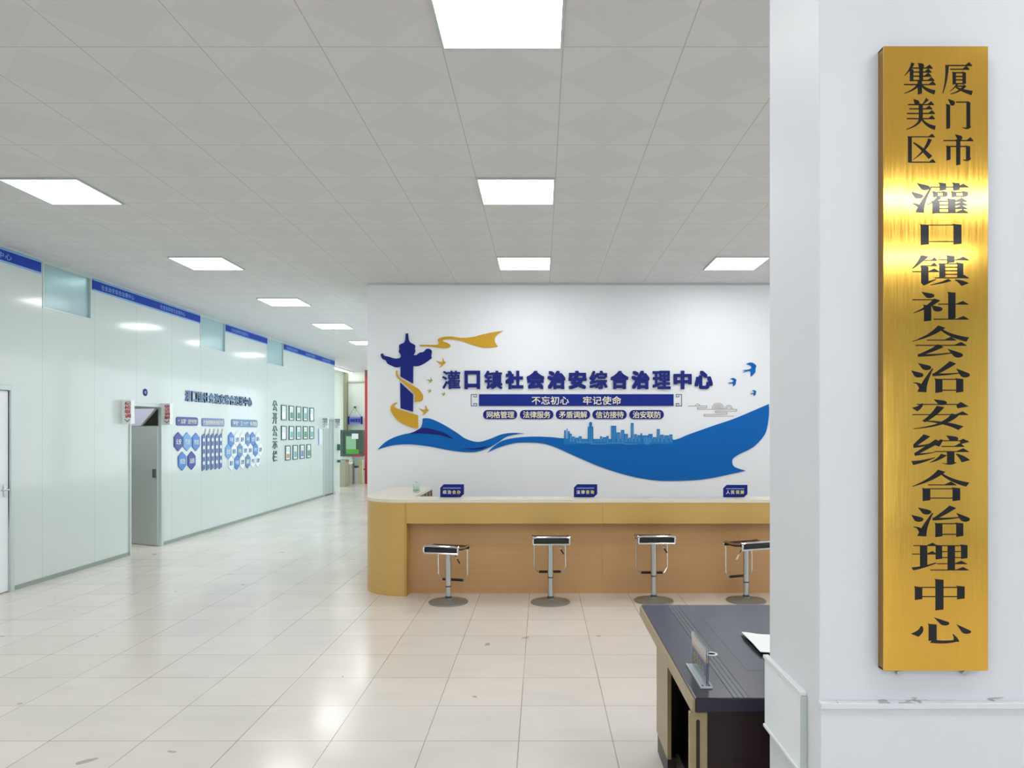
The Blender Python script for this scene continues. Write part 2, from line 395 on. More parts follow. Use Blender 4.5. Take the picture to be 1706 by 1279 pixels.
bm = bmesh.new(); prism(bm, [(-.36, LH+.01), (-.335, LH+.01), (-.03, D2top-.035), (-.05, D2top-.035)], LEAF, -.02, .004); obj('brace', bm, m_alu, d)
bm = bmesh.new(); prism(bm, [(-.31, LH+.01), (-.01, LH+.01), (-.01, D2top-.045)], LEAF, -.03, -.012); obj('upper_triangle', bm, m_black, d)['label'] = 'black triangular panel'  # solid black triangle above the leaf, no hole cut
# inside of that room
struct('wall_inner', B(((XL-2.6, D2a-.9, 0), (XL-2.5, D2b+1.6, H))), m_interior, 'dim olive wall inside the open doorway')
# red object seen above the door
b_ = thing('hanging_tag', 'small red hanging tag seen through the top of the open doorway', 'tag', (XL-.3, D2a+.42, 1.76))
bm = bmesh.new(); prism(bm, [(-.045, 0), (.045, 0), (.055, .04), (.05, .17), (.03, .2), (-.03, .2), (-.05, .17), (-.055, .04)], Plane((0, 0, 0), (.75, .66, 0), (0, 0, 1), (.66, -.75, 0)), -.02, .02)
obj('tag_body', bm, m_redpipe, b_, bevel=.004)
obj('cord', T([(0, 0, .2), (0, 0, D2top-1.76-.02)], .003, 6), m_dgrey, b_)

d = thing('door_3', 'narrow grey-green double door at the far end of the left wall', 'door', (XL, D3a, 0)); d['kind'] = 'structure'
L = D3b-D3a
obj('door_frame', B(((-.05, -.03, 0), (.02, .02, D3top)), ((-.05, L-.02, 0), (.02, L+.03, D3top)), ((-.05, .02, D3top-.03), (.02, L-.02, D3top))), m_alu, d)
for y0, y1 in ((.022, L*.62), (L*.64, L-.022)): obj('door_leaf', B(((-.045, y0, .02), (-.01, y1, D3top-.032))), m_gdoor, d)
obj('threshold', B(((-.05, 0, 0), (.01, L, .018))), m_dgrey, d)

# ---------------------------------------------------------------- ceiling panel lights
LX = [(-.485+-6*.59, 'left'), (-.485, 'middle'), (-.485+4*.59, 'right'), (-.485+9*.59, 'far right')]
ordn = ['first', 'second', 'third', 'fourth', 'fifth', 'sixth', 'seventh', 'eighth', 'ninth', 'tenth']
first = None
for x0, cn in LX:
    cnt = 0
    for r in range(-3, 7):
        y1 = 3.497+2.4068*r; y0 = y1-PY
        if y1 > 8.5 and cn != 'left': continue
        if y1 < 0 and 'right' in cn: continue
        if y1 < 2.8: cnt = 0; lab = 'square white ceiling panel light behind the viewpoint in the %s row' % cn
        else:
            cnt += 1; lab = 'square white ceiling panel light, %s from the camera in the %s row' % (ordn[cnt-1], cn)
        if cn == 'left' and y1 < 5: lab = 'square white ceiling panel light overhead, out of view, in the left row'
        if first is None:
            t = thing('ceiling_light', lab, 'ceiling light', (x0, y0, H), 0, 'square ceiling panel lights')
            w, l, f = .59, PY, .014
            obj('light_frame', B(((0, 0, -.014), (w, f, 0)), ((0, l-f, -.014), (w, l, 0)), ((0, f, -.014), (f, l-f, 0)), ((w-f, f, -.014), (w, l-f, 0))), m_alu, t)
            obj('diffuser', B(((f, f, -.009), (w-f, l-f, -.001))), m_lamp, t)
            first = t
        else:
            t = first.copy(); C.objects.link(t); t.location = (x0, y0, H); t['label'] = lab
            for ch in list(first.children):
                c = ch.copy(); C.objects.link(c); c.parent = t
for xx, yy, lab in ((2.5, -2.28, 'long white ceiling panel light behind the viewpoint, nearer one'), (3.3, -4.2, 'long white ceiling panel light behind the viewpoint, farther one')):
    t = thing('ceiling_light', lab, 'ceiling light', (xx, yy, H), 0, 'long ceiling panel lights')
    w, l, f = 1.3, .42, .014
    obj('light_frame', B(((0, 0, -.014), (w, f, 0)), ((0, l-f, -.014), (w, l, 0)), ((0, f, -.014), (f, l-f, 0)), ((w-f, f, -.014), (w, l-f, 0))), m_alu, t)
    obj('diffuser', B(((f, f, -.009), (w-f, l-f, -.001))), m_lamp, t)
tl = thing('strip_light', 'slim white strip light on the ceiling at the corridor end', 'ceiling light', (X(571, 21.9), 20.7, H))
obj('light_housing', B(((-.05, 0, -.03), (.05, 2.2, 0))), m_alu, tl); obj('diffuser', B(((-.035, .02, -.05), (.035, 2.18, -.03))), m_lamp, tl)
# added unseen lamps that brighten the side bay and the rooms behind the left wall
for xx, yy, lab in ((-8.2, 19.6, 'in the side bay past the left wall, nearer one'), (-8.2, 21.6, 'in the side bay past the left wall, farther one'), (-6.9, 8.75, 'in the first room behind the left wall'), (-6.2, 9.6, 'inside the open doorway'), (-6.15, 8.75, 'just inside the room before the open doorway'), (-7.4, 11.6, 'in the second room behind the left wall'), (-7.4, 14.6, 'in the third room behind the left wall')):
    t = first.copy(); C.objects.link(t); t.location = (xx, yy, H); t['label'] = 'added unseen panel light '+lab
    for ch in list(first.children):
        c = ch.copy(); C.objects.link(c); c.parent = t

# ---------------------------------------------------------------- brass plaque
PT = .03
PL = Plane((0, PILY0-PT, 0), (1, 0, 0), (0, 0, 1), (0, -1, 0)); PYf = PILY0-PT
px0, px1, pz0, pz1 = X(1472, PYf), X(1646, PYf), Z(1117, PYf), Z(77, PYf)
pq = thing('brass_plaque', 'tall brushed brass plaque with black characters on the white pillar', 'plaque', (px0, PILY0, pz0))
R0 = Vector(pq.location)
def rel(bm, root):
    for v in bm.verts: v.co -= Vector(root.location)
    return bm
obj('plate', rel(B(((px0, PYf, pz0), (px1, PYf+.003, pz1))), pq), m_brass, pq)
obj('edge_frame', rel(B(((px0, PYf+.003, pz0), (px0+.004, PILY0, pz1)), ((px1-.004, PYf+.003, pz0), (px1, PILY0, pz1)), ((px0, PYf+.003, pz1-.004), (px1, PILY0, pz1)), ((px0, PYf+.003, pz0), (px1, PILY0, pz0+.004))), pq), m_brass_side, pq)
for sx in (1497, 1606):
    c = (X(sx, PILY0-.01), PILY0-.008, Z(1120.5, PILY0-.01)); bm = bmesh.new(); tube(bm, [(c[0], PILY0, c[2]), (c[0], PILY0-.014, c[2])], .006, 12)
    obj('bolt', rel(bm, pq), m_brushed, pq)

# heavy Song-style characters drawn stroke by stroke in a 100 x 100 box (y down)
def song(bm, strokes, u0, u1, v0, v1, P, n1, wv=12.5):
    fx = (u1-u0)/100; fy = (v1-v0)/100
    cnt = [0]
    def poly(pts): cnt[0] += 1; prism(bm, [(u0+x*fx, v1-y*fy) for x, y in pts], P, 0, n1+cnt[0]*.00003)
    def taper(pts, w0, w1, k=10):
        a, b, c = pts; Lp = []; Rp = []
        for i in range(k+1):
            t = i/k; x = (1-t)**2*a[0]+2*t*(1-t)*b[0]+t*t*c[0]; y = (1-t)**2*a[1]+2*t*(1-t)*b[1]+t*t*c[1]
            dx = 2*(1-t)*(b[0]-a[0])+2*t*(c[0]-b[0]); dy = 2*(1-t)*(b[1]-a[1])+2*t*(c[1]-b[1]); L = math.hypot(dx, dy) or 1
            w = (w0+(w1-w0)*t)/2
            Lp.append((x-dy/L*w, y+dx/L*w)); Rp.append((x+dy/L*w, y-dx/L*w))
        poly(Lp+Rp[::-1])
    for s in strokes:
        k, a = s[0], s[1:]
        if k == 'l': poly([(a[0], a[2]-1.7), (a[1], a[2]-1.7), (a[1], a[2]+1.7), (a[0], a[2]+1.7)])
        elif k == 'h':
            x0, x1, y = a; e = min(22, (x1-x0)*.42)
            poly([(x0, y-1.7), (x1-e, y-1.7), (x1-e*.45, y-11), (x1, y), (x1, y+1.7), (x0, y+1.7)])
        elif k == 'v':
            x, y0, y1 = a[:3]; w = (a[3] if len(a) > 3 else wv)/2
            poly([(x-w-1.5, y0-2), (x-w+2, y0-1), (x+w, y0+1), (x+w, y1-2), (x-w, y1+1), (x-w, y0+5)])
        elif k == 'p': taper(a[0:3], a[3], a[4])
        elif k == 'd':
            x0, y0, x1, y1 = a; dx, dy = x1-x0, y1-y0; L = math.hypot(dx, dy); ux, uy = dx/L, dy/L; r = 8.2
            pts = [(x0, y0)]
            cx, cy = x1-ux*r*.5, y1-uy*r*.5; b0 = math.atan2(uy, ux)
            for i in range(9):
                t = b0-math.radians(105)+math.radians(210)*i/8; pts.append((cx+r*math.cos(t), cy+r*math.sin(t)))
            poly(pts)
        elif k == 'g': poly(a[0])
G = {
'厦': [('h',12,97,8),('p',(17,6),(17,55),(3,97),11,2),('h',27,88,20),('v',40,30,68,10),('v',72,30,68,10),('l',40,72,31),('l',40,72,43),('l',40,72,54),('l',40,72,66),('p',(50,66),(42,80),(26,90),6,2),('l',44,74,74),('p',(74,72),(60,92),(28,99),10,2),('p',(46,78),(70,90),(97,96),3,13)],
'门': [('d',14,0,32,16),('v',14,18,97),('l',42,86,10),('v',84,10,92),('p',(88,88),(84,99),(64,93),11,1)],
'市': [('d',40,0,58,14),('h',2,99,20),('v',18,38,84),('l',18,82,39),('v',82,38,80),('p',(87,76),(82,88),(66,82),11,1),('v',50,18,100)],
'集': [('p',(28,0),(22,20),(2,40),11,2),('v',24,20,58,11),('d',44,0,58,12),('h',24,90,16),('h',24,86,29),('h',24,86,42),('h',22,96,56),('v',54,14,56,11),('h',0,100,69),('v',50,56,100),('p',(46,69),(34,86),(2,97),10,2),('p',(54,69),(66,86),(97,94),3,13)],
'美': [('d',26,0,40,15),('p',(72,0),(66,8),(56,17),12,3),('h',8,94,18),('h',12,88,32),('h',4,97,47),('v',50,16,62),('h',4,97,64),('p',(51,60),(46,86),(2,99),12,2),('p',(54,65),(66,86),(98,94),3,13)],
'区': [('h',8,97,6),('v',12,6,94),('h',10,99,94),('p',(80,14),(66,56),(22,86),13,2),('p',(24,26),(52,44),(82,78),3,15)],
'灌': [('d',8,0,26,18),('d',-2,28,14,46),('p',(13,96),(15,70),(34,12),15,2),('p',(0,66),(8,68),(14,78),2,9),('h',32,100,13),('v',54,0,24,11),('v',78,0,24,11),('v',41,28,46,8),('v',58,28,44,8),('l',40,60,30),('l',40,60,43),('v',74,28,46,8),('v',94,28,44,9),('l',74,94,30),('l',74,94,43),('p',(48,46),(40,62),(26,70),9,2),('v',42,60,99),('v',70,52,96),('h',44,97,59),('h',44,97,71),('h',44,97,83),('h',44,99,96)],
'口': [('v',22,8,94,14),('v',80,7,92,14),('l',20,84,10),('l',22,80,80)],
'镇': [('p',(22,0),(14,22),(0,44),14,2),('h',18,44,16),('h',16,44,34),('h',0,48,54),('v',22,36,90),('p',(18,96),(26,92),(42,80),12,2),('v',68,0,24),('h',46,100,14),('v',53,27,74,10),('v',85,25,74,10),('l',53,85,27),('l',53,85,39),('l',53,85,51),('l',53,85,63),('h',40,100,75),('p',(66,82),(54,92),(32,99),10,2),('p',(76,82),(84,84),(94,98),3,15)],
'社': [('d',16,0,34,16),('l',0,40,27),('p',(44,26),(28,54),(2,72),13,2),('v',27,46,100),('d',34,46,48,62),('v',70,2,92),('h',46,99,42),('h',38,100,93)],
'会': [('p',(52,0),(34,30),(0,48),15,2),('p',(52,10),(68,32),(98,42),4,15),('h',26,78,44),('h',6,96,61),('p',(50,62),(36,78),(12,92),14,6),('p',(10,94),(40,94),(78,84),9,3),('d',62,72,84,96)],
'治': [('d',10,2,28,20),('d',-2,26,14,44),('p',(17,96),(19,70),(36,20),16,2),('p',(2,66),(12,66),(16,80),2,10),('p',(72,0),(56,22),(40,38),14,6),('p',(36,40),(60,40),(86,34),9,3),('d',78,20,96,44),('v',47,54,98,12),('v',84,53,97,12),('l',46,88,55),('l',46,84,90)],
'安': [('d',38,0,56,14),('l',8,92,17),('p',(18,14),(14,26),(4,34),3,15),('g',[(78,18),(86,9),(100,24),(80,30)]),('p',(50,24),(38,54),(20,74),14,7),('p',(22,72),(60,76),(86,96),3,15),('h',0,99,51),('p',(76,50),(60,88),(2,98),14,2)],
'综': [('p',(26,0),(16,16),(4,34),14,7),('p',(2,38),(20,36),(34,28),8,4),('p',(46,18),(28,38),(6,62),13,7),('p',(4,64),(20,63),(40,56),8,2),('p',(0,92),(18,88),(40,74),14,2),('d',60,0,76,14),('l',50,98,18),('p',(52,14),(48,24),(42,34),4,13),('g',[(84,18),(90,11),(101,22),(86,29)]),('h',52,92,37),('h',40,100,54),('v',68,54,92),('p',(73,88),(68,100),(52,92),11,1),('p',(56,64),(48,80),(32,90),11,2),('p',(78,62),(86,68),(95,86),3,16)],
'合': [('p',(52,0),(34,32),(0,52),15,2),('p',(52,10),(68,34),(98,46),4,15),('h',28,78,47),('v',25,59,100,13),('v',78,57,100,13),('l',25,82,60),('l',25,78,91)],
'理': [('h',2,44,6),('h',0,44,37),('v',20,6,84),('p',(0,92),(20,86),(42,70),11,3),('v',47,4,56,11),('v',92,3,54,11),('l',47,96,6),('l',47,92,28),('l',47,92,50),('v',69,6,97),('h',44,97,73),('h',32,100,96)],
'中': [('v',11,24,66,13),('v',86,22,64,13),('l',11,90,26),('l',11,86,56),('v',48,0,100,14)],
'心': [('d',38,0,60,26),('p',(16,34),(18,52),(4,68),3,17),('v',36,26,88,14),('p',(34,90),(56,98),(78,88),13,8),('p',(77,92),(79,82),(72,64),11,2),('d',78,26,98,58)],
}
def plaque_char(ch, x0, x1, y0, y1):
    bm = bmesh.new(); song(bm, G[ch], X(x0, PYf), X(x1, PYf), Z(y1, PYf), Z(y0, PYf), PL, .0008)
    obj('character', rel(bm, pq), m_ink, pq)
for ch, b in zip('集美区厦门市', [(1506,1559,105,157),(1509,1559,165,216),(1510,1559,225,273),(1569,1621,105,157),(1573,1621,165,216),(1571,1622,224,275)]): plaque_char(ch, *b)
for ch, (y0, y1) in zip('灌口镇社会治安综合治理中心', [(305,356),(371,410),(426,475),(486,535),(544,595),(603.5,655),(665,715),(725,775),(784,834),(844,895),(906,951),(965,1016),(1028,1072)]): plaque_char(ch, 1520, 1614, y0, y1)

# cover box low on the pillar's side
cv = thing('cover_panel', 'white raised cover panel low on the left side of the pillar', 'cover panel', (PILX, 1.968, .705))
bm = bmesh.new(); prism(bm, rrect(0, .33, 0, .226, .004, 2), Plane((0, 0, 0), (0, 1, 0), (0, 0, 1), (-1, 0, 0)), 0, .013)
obj('cover', bm, m_wall_w, cv, bevel=.004)
for z0, z1 in ((.217, .228), (-.002, .008)): obj('lip', B(((-.018, -.002, z0), (0, .332, z1))), m_white, cv, bevel=.002)
obj('side_lip', B(((-.017, -.006, .008), (0, .004, .217))), m_alu, cv, bevel=.002)

# ---------------------------------------------------------------- mural on the back wall
def decal(name, label, cat, m, pts, corners=(), n0=.002, n1=.008, group=None, sm=True, k=5):
    q = [wb(p) for p in pts]; q = smooth(q, corners, k=k) if sm else q
    bm = bmesh.new(); prism(bm, q, WALLB, n0, n1); o = obj(name, bm, m)
    if label: tag(o, label, cat, group)
    return o
WA = [(629,749),(640,738),(653,730),(670,724),(688,720),(699.5,714),(703.6,705),(704,697),(713,696.5),(724,699.7),(740.7,708),(759.5,719.4),(777,731),(797,735.8),(816,731),(834.6,723.6),(853,720.8),(874,721.8),(862.8,723),(844,727.5),(831,736),(816,745),(797,751.8),(778,753),(750,750),(712.6,743),(680.7,740),(656,741.5),(637.5,746)]
wa = decal('wave_decal', 'blue wave shape at the left end of the mural below the column emblem', 'wall decal', m_blue, WA, (0, 7, 17))
o = decal('wave_shade', None, None, m_bluedeep, [(681,722),(690,719),(697.5,715),(702,712.7),(712.5,713),(724,715.7),(736,719),(746,724),(756.6,731.4),(747,728.8),(735,725),(720,723),(705,722),(691,722)], (0, 8), .008, .012); o.parent = wa; o['label'] = 'dark navy fold'
o = decal('wave_shade', None, None, m_bluedeep, [(770,746),(787.7,746.7),(806.5,744),(814,742.4),(802.7,747.5),(784,748.4)], (0, 3), .008, .012); o.parent = wa; o['label'] = 'dark navy sliver'
WBp = [(812,753.7),(825,741.5),(840,733),(863,728.5),(891,727),(919,728),(939,730),(991.5,733),(1060,736),(1119.5,733),(1147,723.5),(1186,709.7),(1220,698.3),(1247.5,687),(1280.7,672.7),(1281,690),(1277,715.5),(1270,729),(1254,745),(1229,757.8),(1220,765.8),(1222,776),(1231.5,780.6),(1242,783.6),(1220,789),(1174,797.8),(1128.6,800.7),(1094,800),(1060,795),(1025.7,786),(991.5,773.8),(957,759),(923,744),(900,738),(868,737),(849.6,739.6),(829,746)]
decal('wave_decal', 'large blue wave sweeping across the right half of the mural', 'wall decal', m_blue, WBp, (0, 14, 23))
def outline_of(cols, base):
    pts = []
    for x0, x1, t in cols: pts += [(x0, base), (x0, t), (x1, t), (x1, base)]
    return pts
sky = [(940,942.5,716.5),(944,945.3,713.5),(946.3,949,718),(949,952.5,722),(953,957.5,727),(958,964,729),(964,969,726.5),(970,979,731),(979.3,988.3,710.5),(989,999,731),(999.5,1003,726.5),(1004,1010,728),(1010,1014,726),(1018,1026.5,709),(1027,1033,720),(1034.5,1040,716),(1040,1046,722.5),(1047,1051,729),(1051,1055.5,704.5),(1056.5,1061,723),(1062,1067,724.5),(1067,1069.5,721.5),(1070,1080,725),(1080,1087,722.5),(1087.5,1094,728),(1094.3,1099,714.5),(1100,1106,724),(1107,1114,725),(1115,1120,723.5)]
bm = bmesh.new()
for x0, x1, t in sky: prism(bm, [wb(p) for p in ((x0, 737), (x1, 737), (x1, t), (x0, t))], WALLB, .008, .011)
prism(bm, [wb(p) for p in ((981.5, 711), (986.3, 711), (986.3, 704), (984, 702), (981.5, 704))], WALLB, .008, .011)
prism(bm, [wb(p) for p in ((939, 740), (1121, 740), (1121, 731), (939, 731))], WALLB, .008, .0105)
for k in range(24):
    t = 2*math.pi*k/24
ring = [(1078+8*math.cos(i*math.pi/12), 734-8*math.sin(i*math.pi/12)) for i in range(24)]; prism(bm, [wb(p) for p in ring], WALLB, .008, .0115)
sk_o = tag(obj('skyline_decal', bm, m_sky), 'mid blue city skyline silhouette rising out of the large wave', 'wall decal')
for x0, x1, t in sky:
    if x1-x0 > 3.4:
        for xx in (x0+(x1-x0)*.33, x0+(x1-x0)*.7):
            bm = bmesh.new(); prism(bm, [wb(p) for p in ((xx-.35, 736), (xx+.35, 736), (xx+.35, t+2), (xx-.35, t+2))], WALLB, .011, .0122); obj('window_line', bm, m_hexc, sk_o)
bm = bmesh.new()
for rr in (5.2, 2.4):
    r1 = [(1078+rr*math.cos(i*math.pi/12), 734-rr*math.sin(i*math.pi/12)) for i in range(25)]; r2 = [(1078+(rr-.9)*math.cos(i*math.pi/12), 734-(rr-.9)*math.sin(i*math.pi/12)) for i in range(25)]
    for i in range(24): prism(bm, [wb(p) for p in (r1[i], r1[i+1], r2[i+1], r2[i])], WALLB, .0115, .0125)
o = obj('wheel_outline', bm, m_hexc, sk_o); o['label'] = 'pale blue rings'
bm = bmesh.new()
for x0, x1, y in ((960, 990, 736), (983, 1010, 739), (1010, 1040, 737), (1040, 1062, 739)): prism(bm, [wb(p) for p in ((x0, y), (x1, y+.4), (x1, y+1), (x0, y+.9))], WALLB, .0105, .012)
o = obj('shore_lines', bm, m_hexc, sk_o); o['label'] = 'pale blue shore lines'

HB = [(676,555.5),(680,555.5),(681,564.4),(683.5,570),(690,573.8),(692,576),(691.5,581),(692,586),(689,591.6),(693.8,591.6),(699.4,587.4),(706,586),(710.7,581.3),(716.3,581.5),(719.6,585),(718.6,592.5),(719.6,596.3),(711.6,602.4),(703,607.5),(694.7,610),(688.6,609.4),(688.4,639.2),(667.5,627.2),(667.5,610.8),(660,611.8),(652.5,609),(646,605.7),(643,600.5),(637.5,597.7),(635,592.5),(634.7,590),(638.4,588.8),(639.8,592),(648.8,594.4),(657,597),(664.7,596.8),(668,594.4),(667.5,590.6),(664.7,586),(665.6,581.3),(665.2,575.6),(668.5,572.8),(673,571),(675.5,565.3)]
em = thing('column_emblem', 'navy ornamental column emblem wrapped by gold ribbon at the mural left', 'wall decal', (X(678, YB), YB, Z(690, YB)))
def emb(name, m, pts, corners=(), n1=.014):
    bm = bmesh.new(); prism(bm, smooth([wb(p) for p in pts], corners, k=4), WALLB, 0, n1); return obj(name, rel(bm, em), m, em)
emb('upper_column', m_navy, HB, (0, 1, 8, 9, 16, 20, 21, 22, 23, 30))
emb('lower_column', m_navy, [(667,637),(688.5,656.8),(688.4,685.7),(667.5,680)], (0, 1, 2, 3))
emb('ribbon', m_gold, [(660,617.4),(662.4,617.4),(662,622.6),(665.6,628.7),(671.3,632.4),(679.7,637.6),(688.2,642.3),(697.5,647.9),(704,656.3),(704.9,661),(702.7,667.8),(691,669.5),(691.4,658.4),(686.3,651),(682.5,647),(675,640.5),(667.5,633.8),(661,626.3)], (0, 1, 11), .016)['label'] = 'gold ribbon crossing the shaft'
emb('ribbon', m_gold, [(661,669.7),(661.4,671.6),(656.3,675.3),(659,679),(667.5,682.4),(681.6,687),(696.8,691.7),(696.8,713.8),(686.3,712),(677,708),(667.5,703.5),(659,696),(652.5,686.6),(651,681),(653,674.4)], (0, 1, 6, 7), .016)['label'] = 'gold ribbon around the base'
decal('ribbon_decal', 'gold streamer flying above the lettering right of the column emblem', 'wall decal', m_gold, [(699.5,574.4),(699.5,576.7),(720,577.8),(739,580),(748.3,579),(750.7,575.4),(746.4,571.6),(739,568.8),(739,566),(750,565),(769,567.9),(787.7,574.4),(802.7,578.6),(815.8,579),(829.4,577.2),(824.3,567.9),(827,559.4),(838.4,551),(819.6,553.8),(802.7,557.5),(787.7,561.3),(769,562.8),(750,560.4),(735,562.2),(729.5,566),(731.4,571.6),(727.6,574.4),(712.6,574.4)], (0, 1, 14, 17), 0, .012)
def bird(cx, cy, w, m, label, flip=1, group=None):
    # swallow: beak to the right, forked tail, two swept wings
    pts = [(.5,0.),(.36,.12),(.26,.2),(.12,.36),(-.2,.5),(-.02,.34),(.04,.2),(-.14,.1),(-.5,-.22),(-.16,-.1),(.1,-.06),(.2,-.2),(.12,-.5),(.28,-.34),(.34,-.14),(.42,-.1)]
    q = [(cx+flip*x*w, cy+y*w) for x, y in pts]
    decal('bird_decal', label, 'wall decal', m, q, (0, 4, 8, 12), 0.002, .01, group, True, 3)
g1 = 'gold swallows beside the column emblem'
bird(734.5, 604, 17, m_gold, 'gold swallow just right of the emblem wing, biggest upper one', 1, g1)
bird(716, 633.5, 10, m_olivebird, 'small olive swallow, middle of the line beside the column shaft', 1, g1)
bird(715, 651, 7.5, m_olivebird, 'tiny olive swallow right of the ribbon, below the small olive one', 1, g1)
bird(738.5, 656, 7.5, m_olivebird, 'tiny grey olive swallow under the first title character', 1, g1)
bird(706, 683.5, 17, m_gold, 'gold swallow low beside the foot of the column emblem', 1, g1)
g2 = 'blue swallows above the large wave'
bp = [(.28,-.5),(.5,-.3),(.44,-.05),(.42,.2),(.12,.5),(.1,.3),(.08,.12),(-.12,.1),(-.5,.2),(-.3,.08),(-.5,.02),(-.1,-.02),(.16,-.14),(.1,-.3),(-.2,-.42),(.0,-.52)]
for cx, cy, w, lab in ((1248, 616, 23, 'largest blue swallow at the top right of the mural'), (1219.5, 637, 14, 'middle sized blue swallow, leftmost above the large wave'), (1254.5, 655, 10, 'smallest blue swallow just above the wave tip')):
    decal('bird_decal', lab, 'wall decal', m_blue, [(cx+x*w, cy+y*w) for x, y in bp], (4, 8, 10, 14), .002, .01, g2, True, 3)
bm = bmesh.new()
def pline(pts, w=.55):
    for (xa, ya), (xb, yb) in zip(pts, pts[1:]):
        L = math.hypot(xb-xa, yb-ya); ex, ey = (xb-xa)/L*w, (yb-ya)/L*w
        prism(bm, [wb(p) for p in ((xa-ex-ey, ya-ey+ex), (xb+ex-ey, yb+ey+ex), (xb+ex+ey, yb+ey-ex), (xa-ex+ey, ya-ey-ex))], WALLB, 0, .004)
pline([(1147,676),(1177,676),(1177,679),(1162,679),(1162,681.5),(1227,681.5),(1227,684.5),(1192,684.5),(1192,687),(1211,687),(1211,690),(1173,690),(1173,693),(1222,693)])
for cx, cy, rs in ((1196, 681, (10, 7.5, 5, 2.5)), (1214, 681, (6, 3.5)), (1162, 676, (3.5,))):
    for r in rs: pline([(cx+r*math.cos(t*math.pi/10), cy-r*math.sin(t*math.pi/10)) for t in range(11)], .4)
tag(obj('cloud_decal', bm, m_cloud), 'thin line drawing of clouds left of the blue swallows', 'wall decal')
# title lettering
tt = thing('wall_lettering', 'large navy character title across the middle of the mural', 'wall lettering', (X(962, YB), YB, Z(650, YB)))
for i, ch in enumerate('灌口镇社会治安综合治理中心'):
    cx = 752+35*i; w = 15 if ch != '口' else 13; bm = bmesh.new()
    put_glyph(bm, ch, X(cx-w, YB), X(cx+w, YB), Z(648, YB), Z(617.5, YB), WALLB, 0, .02, {'灌': .016, '镇': .026, '综': .03, '理': .03}.get(ch, .05))
    obj('character', rel(bm, tt), m_navy, tt)
bn = thing('slogan_banner', 'long navy banner with pale slogan under the mural title', 'wall sign', (X(960, YB), YB, Z(676, YB)))
bm = bmesh.new(); prism(bm, [wb(p) for p in ((798, 676), (1122, 676), (1122, 656.5), (798, 656.5))], WALLB, 0, .012); obj('board', rel(bm, bn), m_band and mat('banner_navy', (22, 44, 140), .5, spec=.2), bn)
for s, a, b in (('不忘初心', 886, 949), ('牢记使命', 971, 1036)):
    obj('lettering', rel(text(s, X(a, YB), X(b, YB), Z(673.5, YB), Z(660, YB), WALLB, .012, .014, .012), bn), m_cream, bn)
for x0, s, lab in ((785, 1, 'left'), (1135.5, -1, 'right')):
    bm = bmesh.new()
    pline([(x0+s*9, 657), (x0, 657), (x0, 676), (x0+s*9, 676)], .55); pline([(x0+s*9, 657), (x0+s*9, 661), (x0+s*4.5, 661), (x0+s*4.5, 659)], .5); pline([(x0+s*9, 676), (x0+s*9, 672), (x0+s*4.5, 672), (x0+s*4.5, 674)], .5)
    tag(obj('bracket_decal', bm, mat('bracket_teal', (52, 76, 120), .4)), 'thin fretwork bracket at the %s end of the slogan banner' % lab, 'wall decal', 'fretwork brackets')
for s, a, b, nth in (('网格管理', 805, 861.7, 'first'), ('法律服务', 866, 922, 'second'), ('矛盾调解', 926, 983, 'third'), ('信访接待', 987, 1044, 'fourth'), ('治安联防', 1048.6, 1105.8, 'fifth')):
    t = thing('pill_sign', 'rounded navy sign, %s from left in the row under the slogan banner' % nth, 'wall sign', (X((a+b)/2, YB), YB, Z(698, YB)), 0, 'rounded navy signs under the slogan')
    bm = bmesh.new(); prism(bm, rrect(X(a, YB), X(b, YB), Z(698, YB), Z(682.8, YB), .055, 8), WALLB, 0, .01); obj('board', rel(bm, t), m_navy, t)
    obj('lettering', rel(text(s, X(a+5.5, YB), X(b-4.5, YB), Z(696, YB), Z(684.8, YB), WALLB, .01, .012, .012, .95), t), m_cream, t)

# ---------------------------------------------------------------- left wall signs
def lbox(y0, y1, z0, z1, n0, n1): return ((XL+n0, y0, z0), (XL+n1, y1, z1))
for a, b, lab, s in ((5.2, 7.80, 'blue lettered band at the top of the left wall, nearest the camera', '灌口镇综治中心'), (8.70, 11.44, 'blue lettered band at the top of the left wall between the first two transoms', '社会治安综合治理中心'), (12.37, 14.24, 'blue lettered band at the top of the left wall between second and third transoms', '社会治安综合治理中心'), (15.17, YEND-.02, 'blue lettered band at the top of the left wall beyond the last transom', '社会治安综合治理中心')):
    t = thing('lettered_band', lab, 'wall sign', (XL, a, 3.35), 0, 'blue bands along the top of the left wall')
    z0, z1 = 3.352, 3.49
    obj('board', rel(B(lbox(a, b, z0+.016, z1-.016, 0, .012)), t), m_band, t)
    obj('edging', rel(B(lbox(a, b, z0, z0+.016, 0, .015), lbox(a, b, z1-.016, z1, 0, .015)), t), m_lightblue, t)
    bm = bmesh.new(); k = max(1, int((b-a)/.95)); 
    for j in range(k):
        c0 = a+(b-a)*(j+.12)/k; w = min(.72, (b-a)/k*.8)/len(s)
        for i, ch in enumerate(s): put_glyph(bm, ch, c0+w*i, c0+w*(i+.85), 3.39, 3.452, WALLL, .012, .0135, 0, False)
    obj('lettering', rel(bm, t), m_lightblue, t)
a, b = LY(308), LY(419.5)
tt = thing('wall_lettering', 'blue-grey character title on the left wall beyond the open doorway', 'wall lettering', (XL, a, 2.1))
for i, ch in enumerate('灌口镇社会治安综合治理中心'):
    w = (b-a)/13; bm = bmesh.new(); put_glyph(bm, ch, a+w*i, a+w*(i+.86), 2.10, 2.265, WALLL, 0, .02, .018); obj('character', rel(bm, tt), m_silverlett, tt)
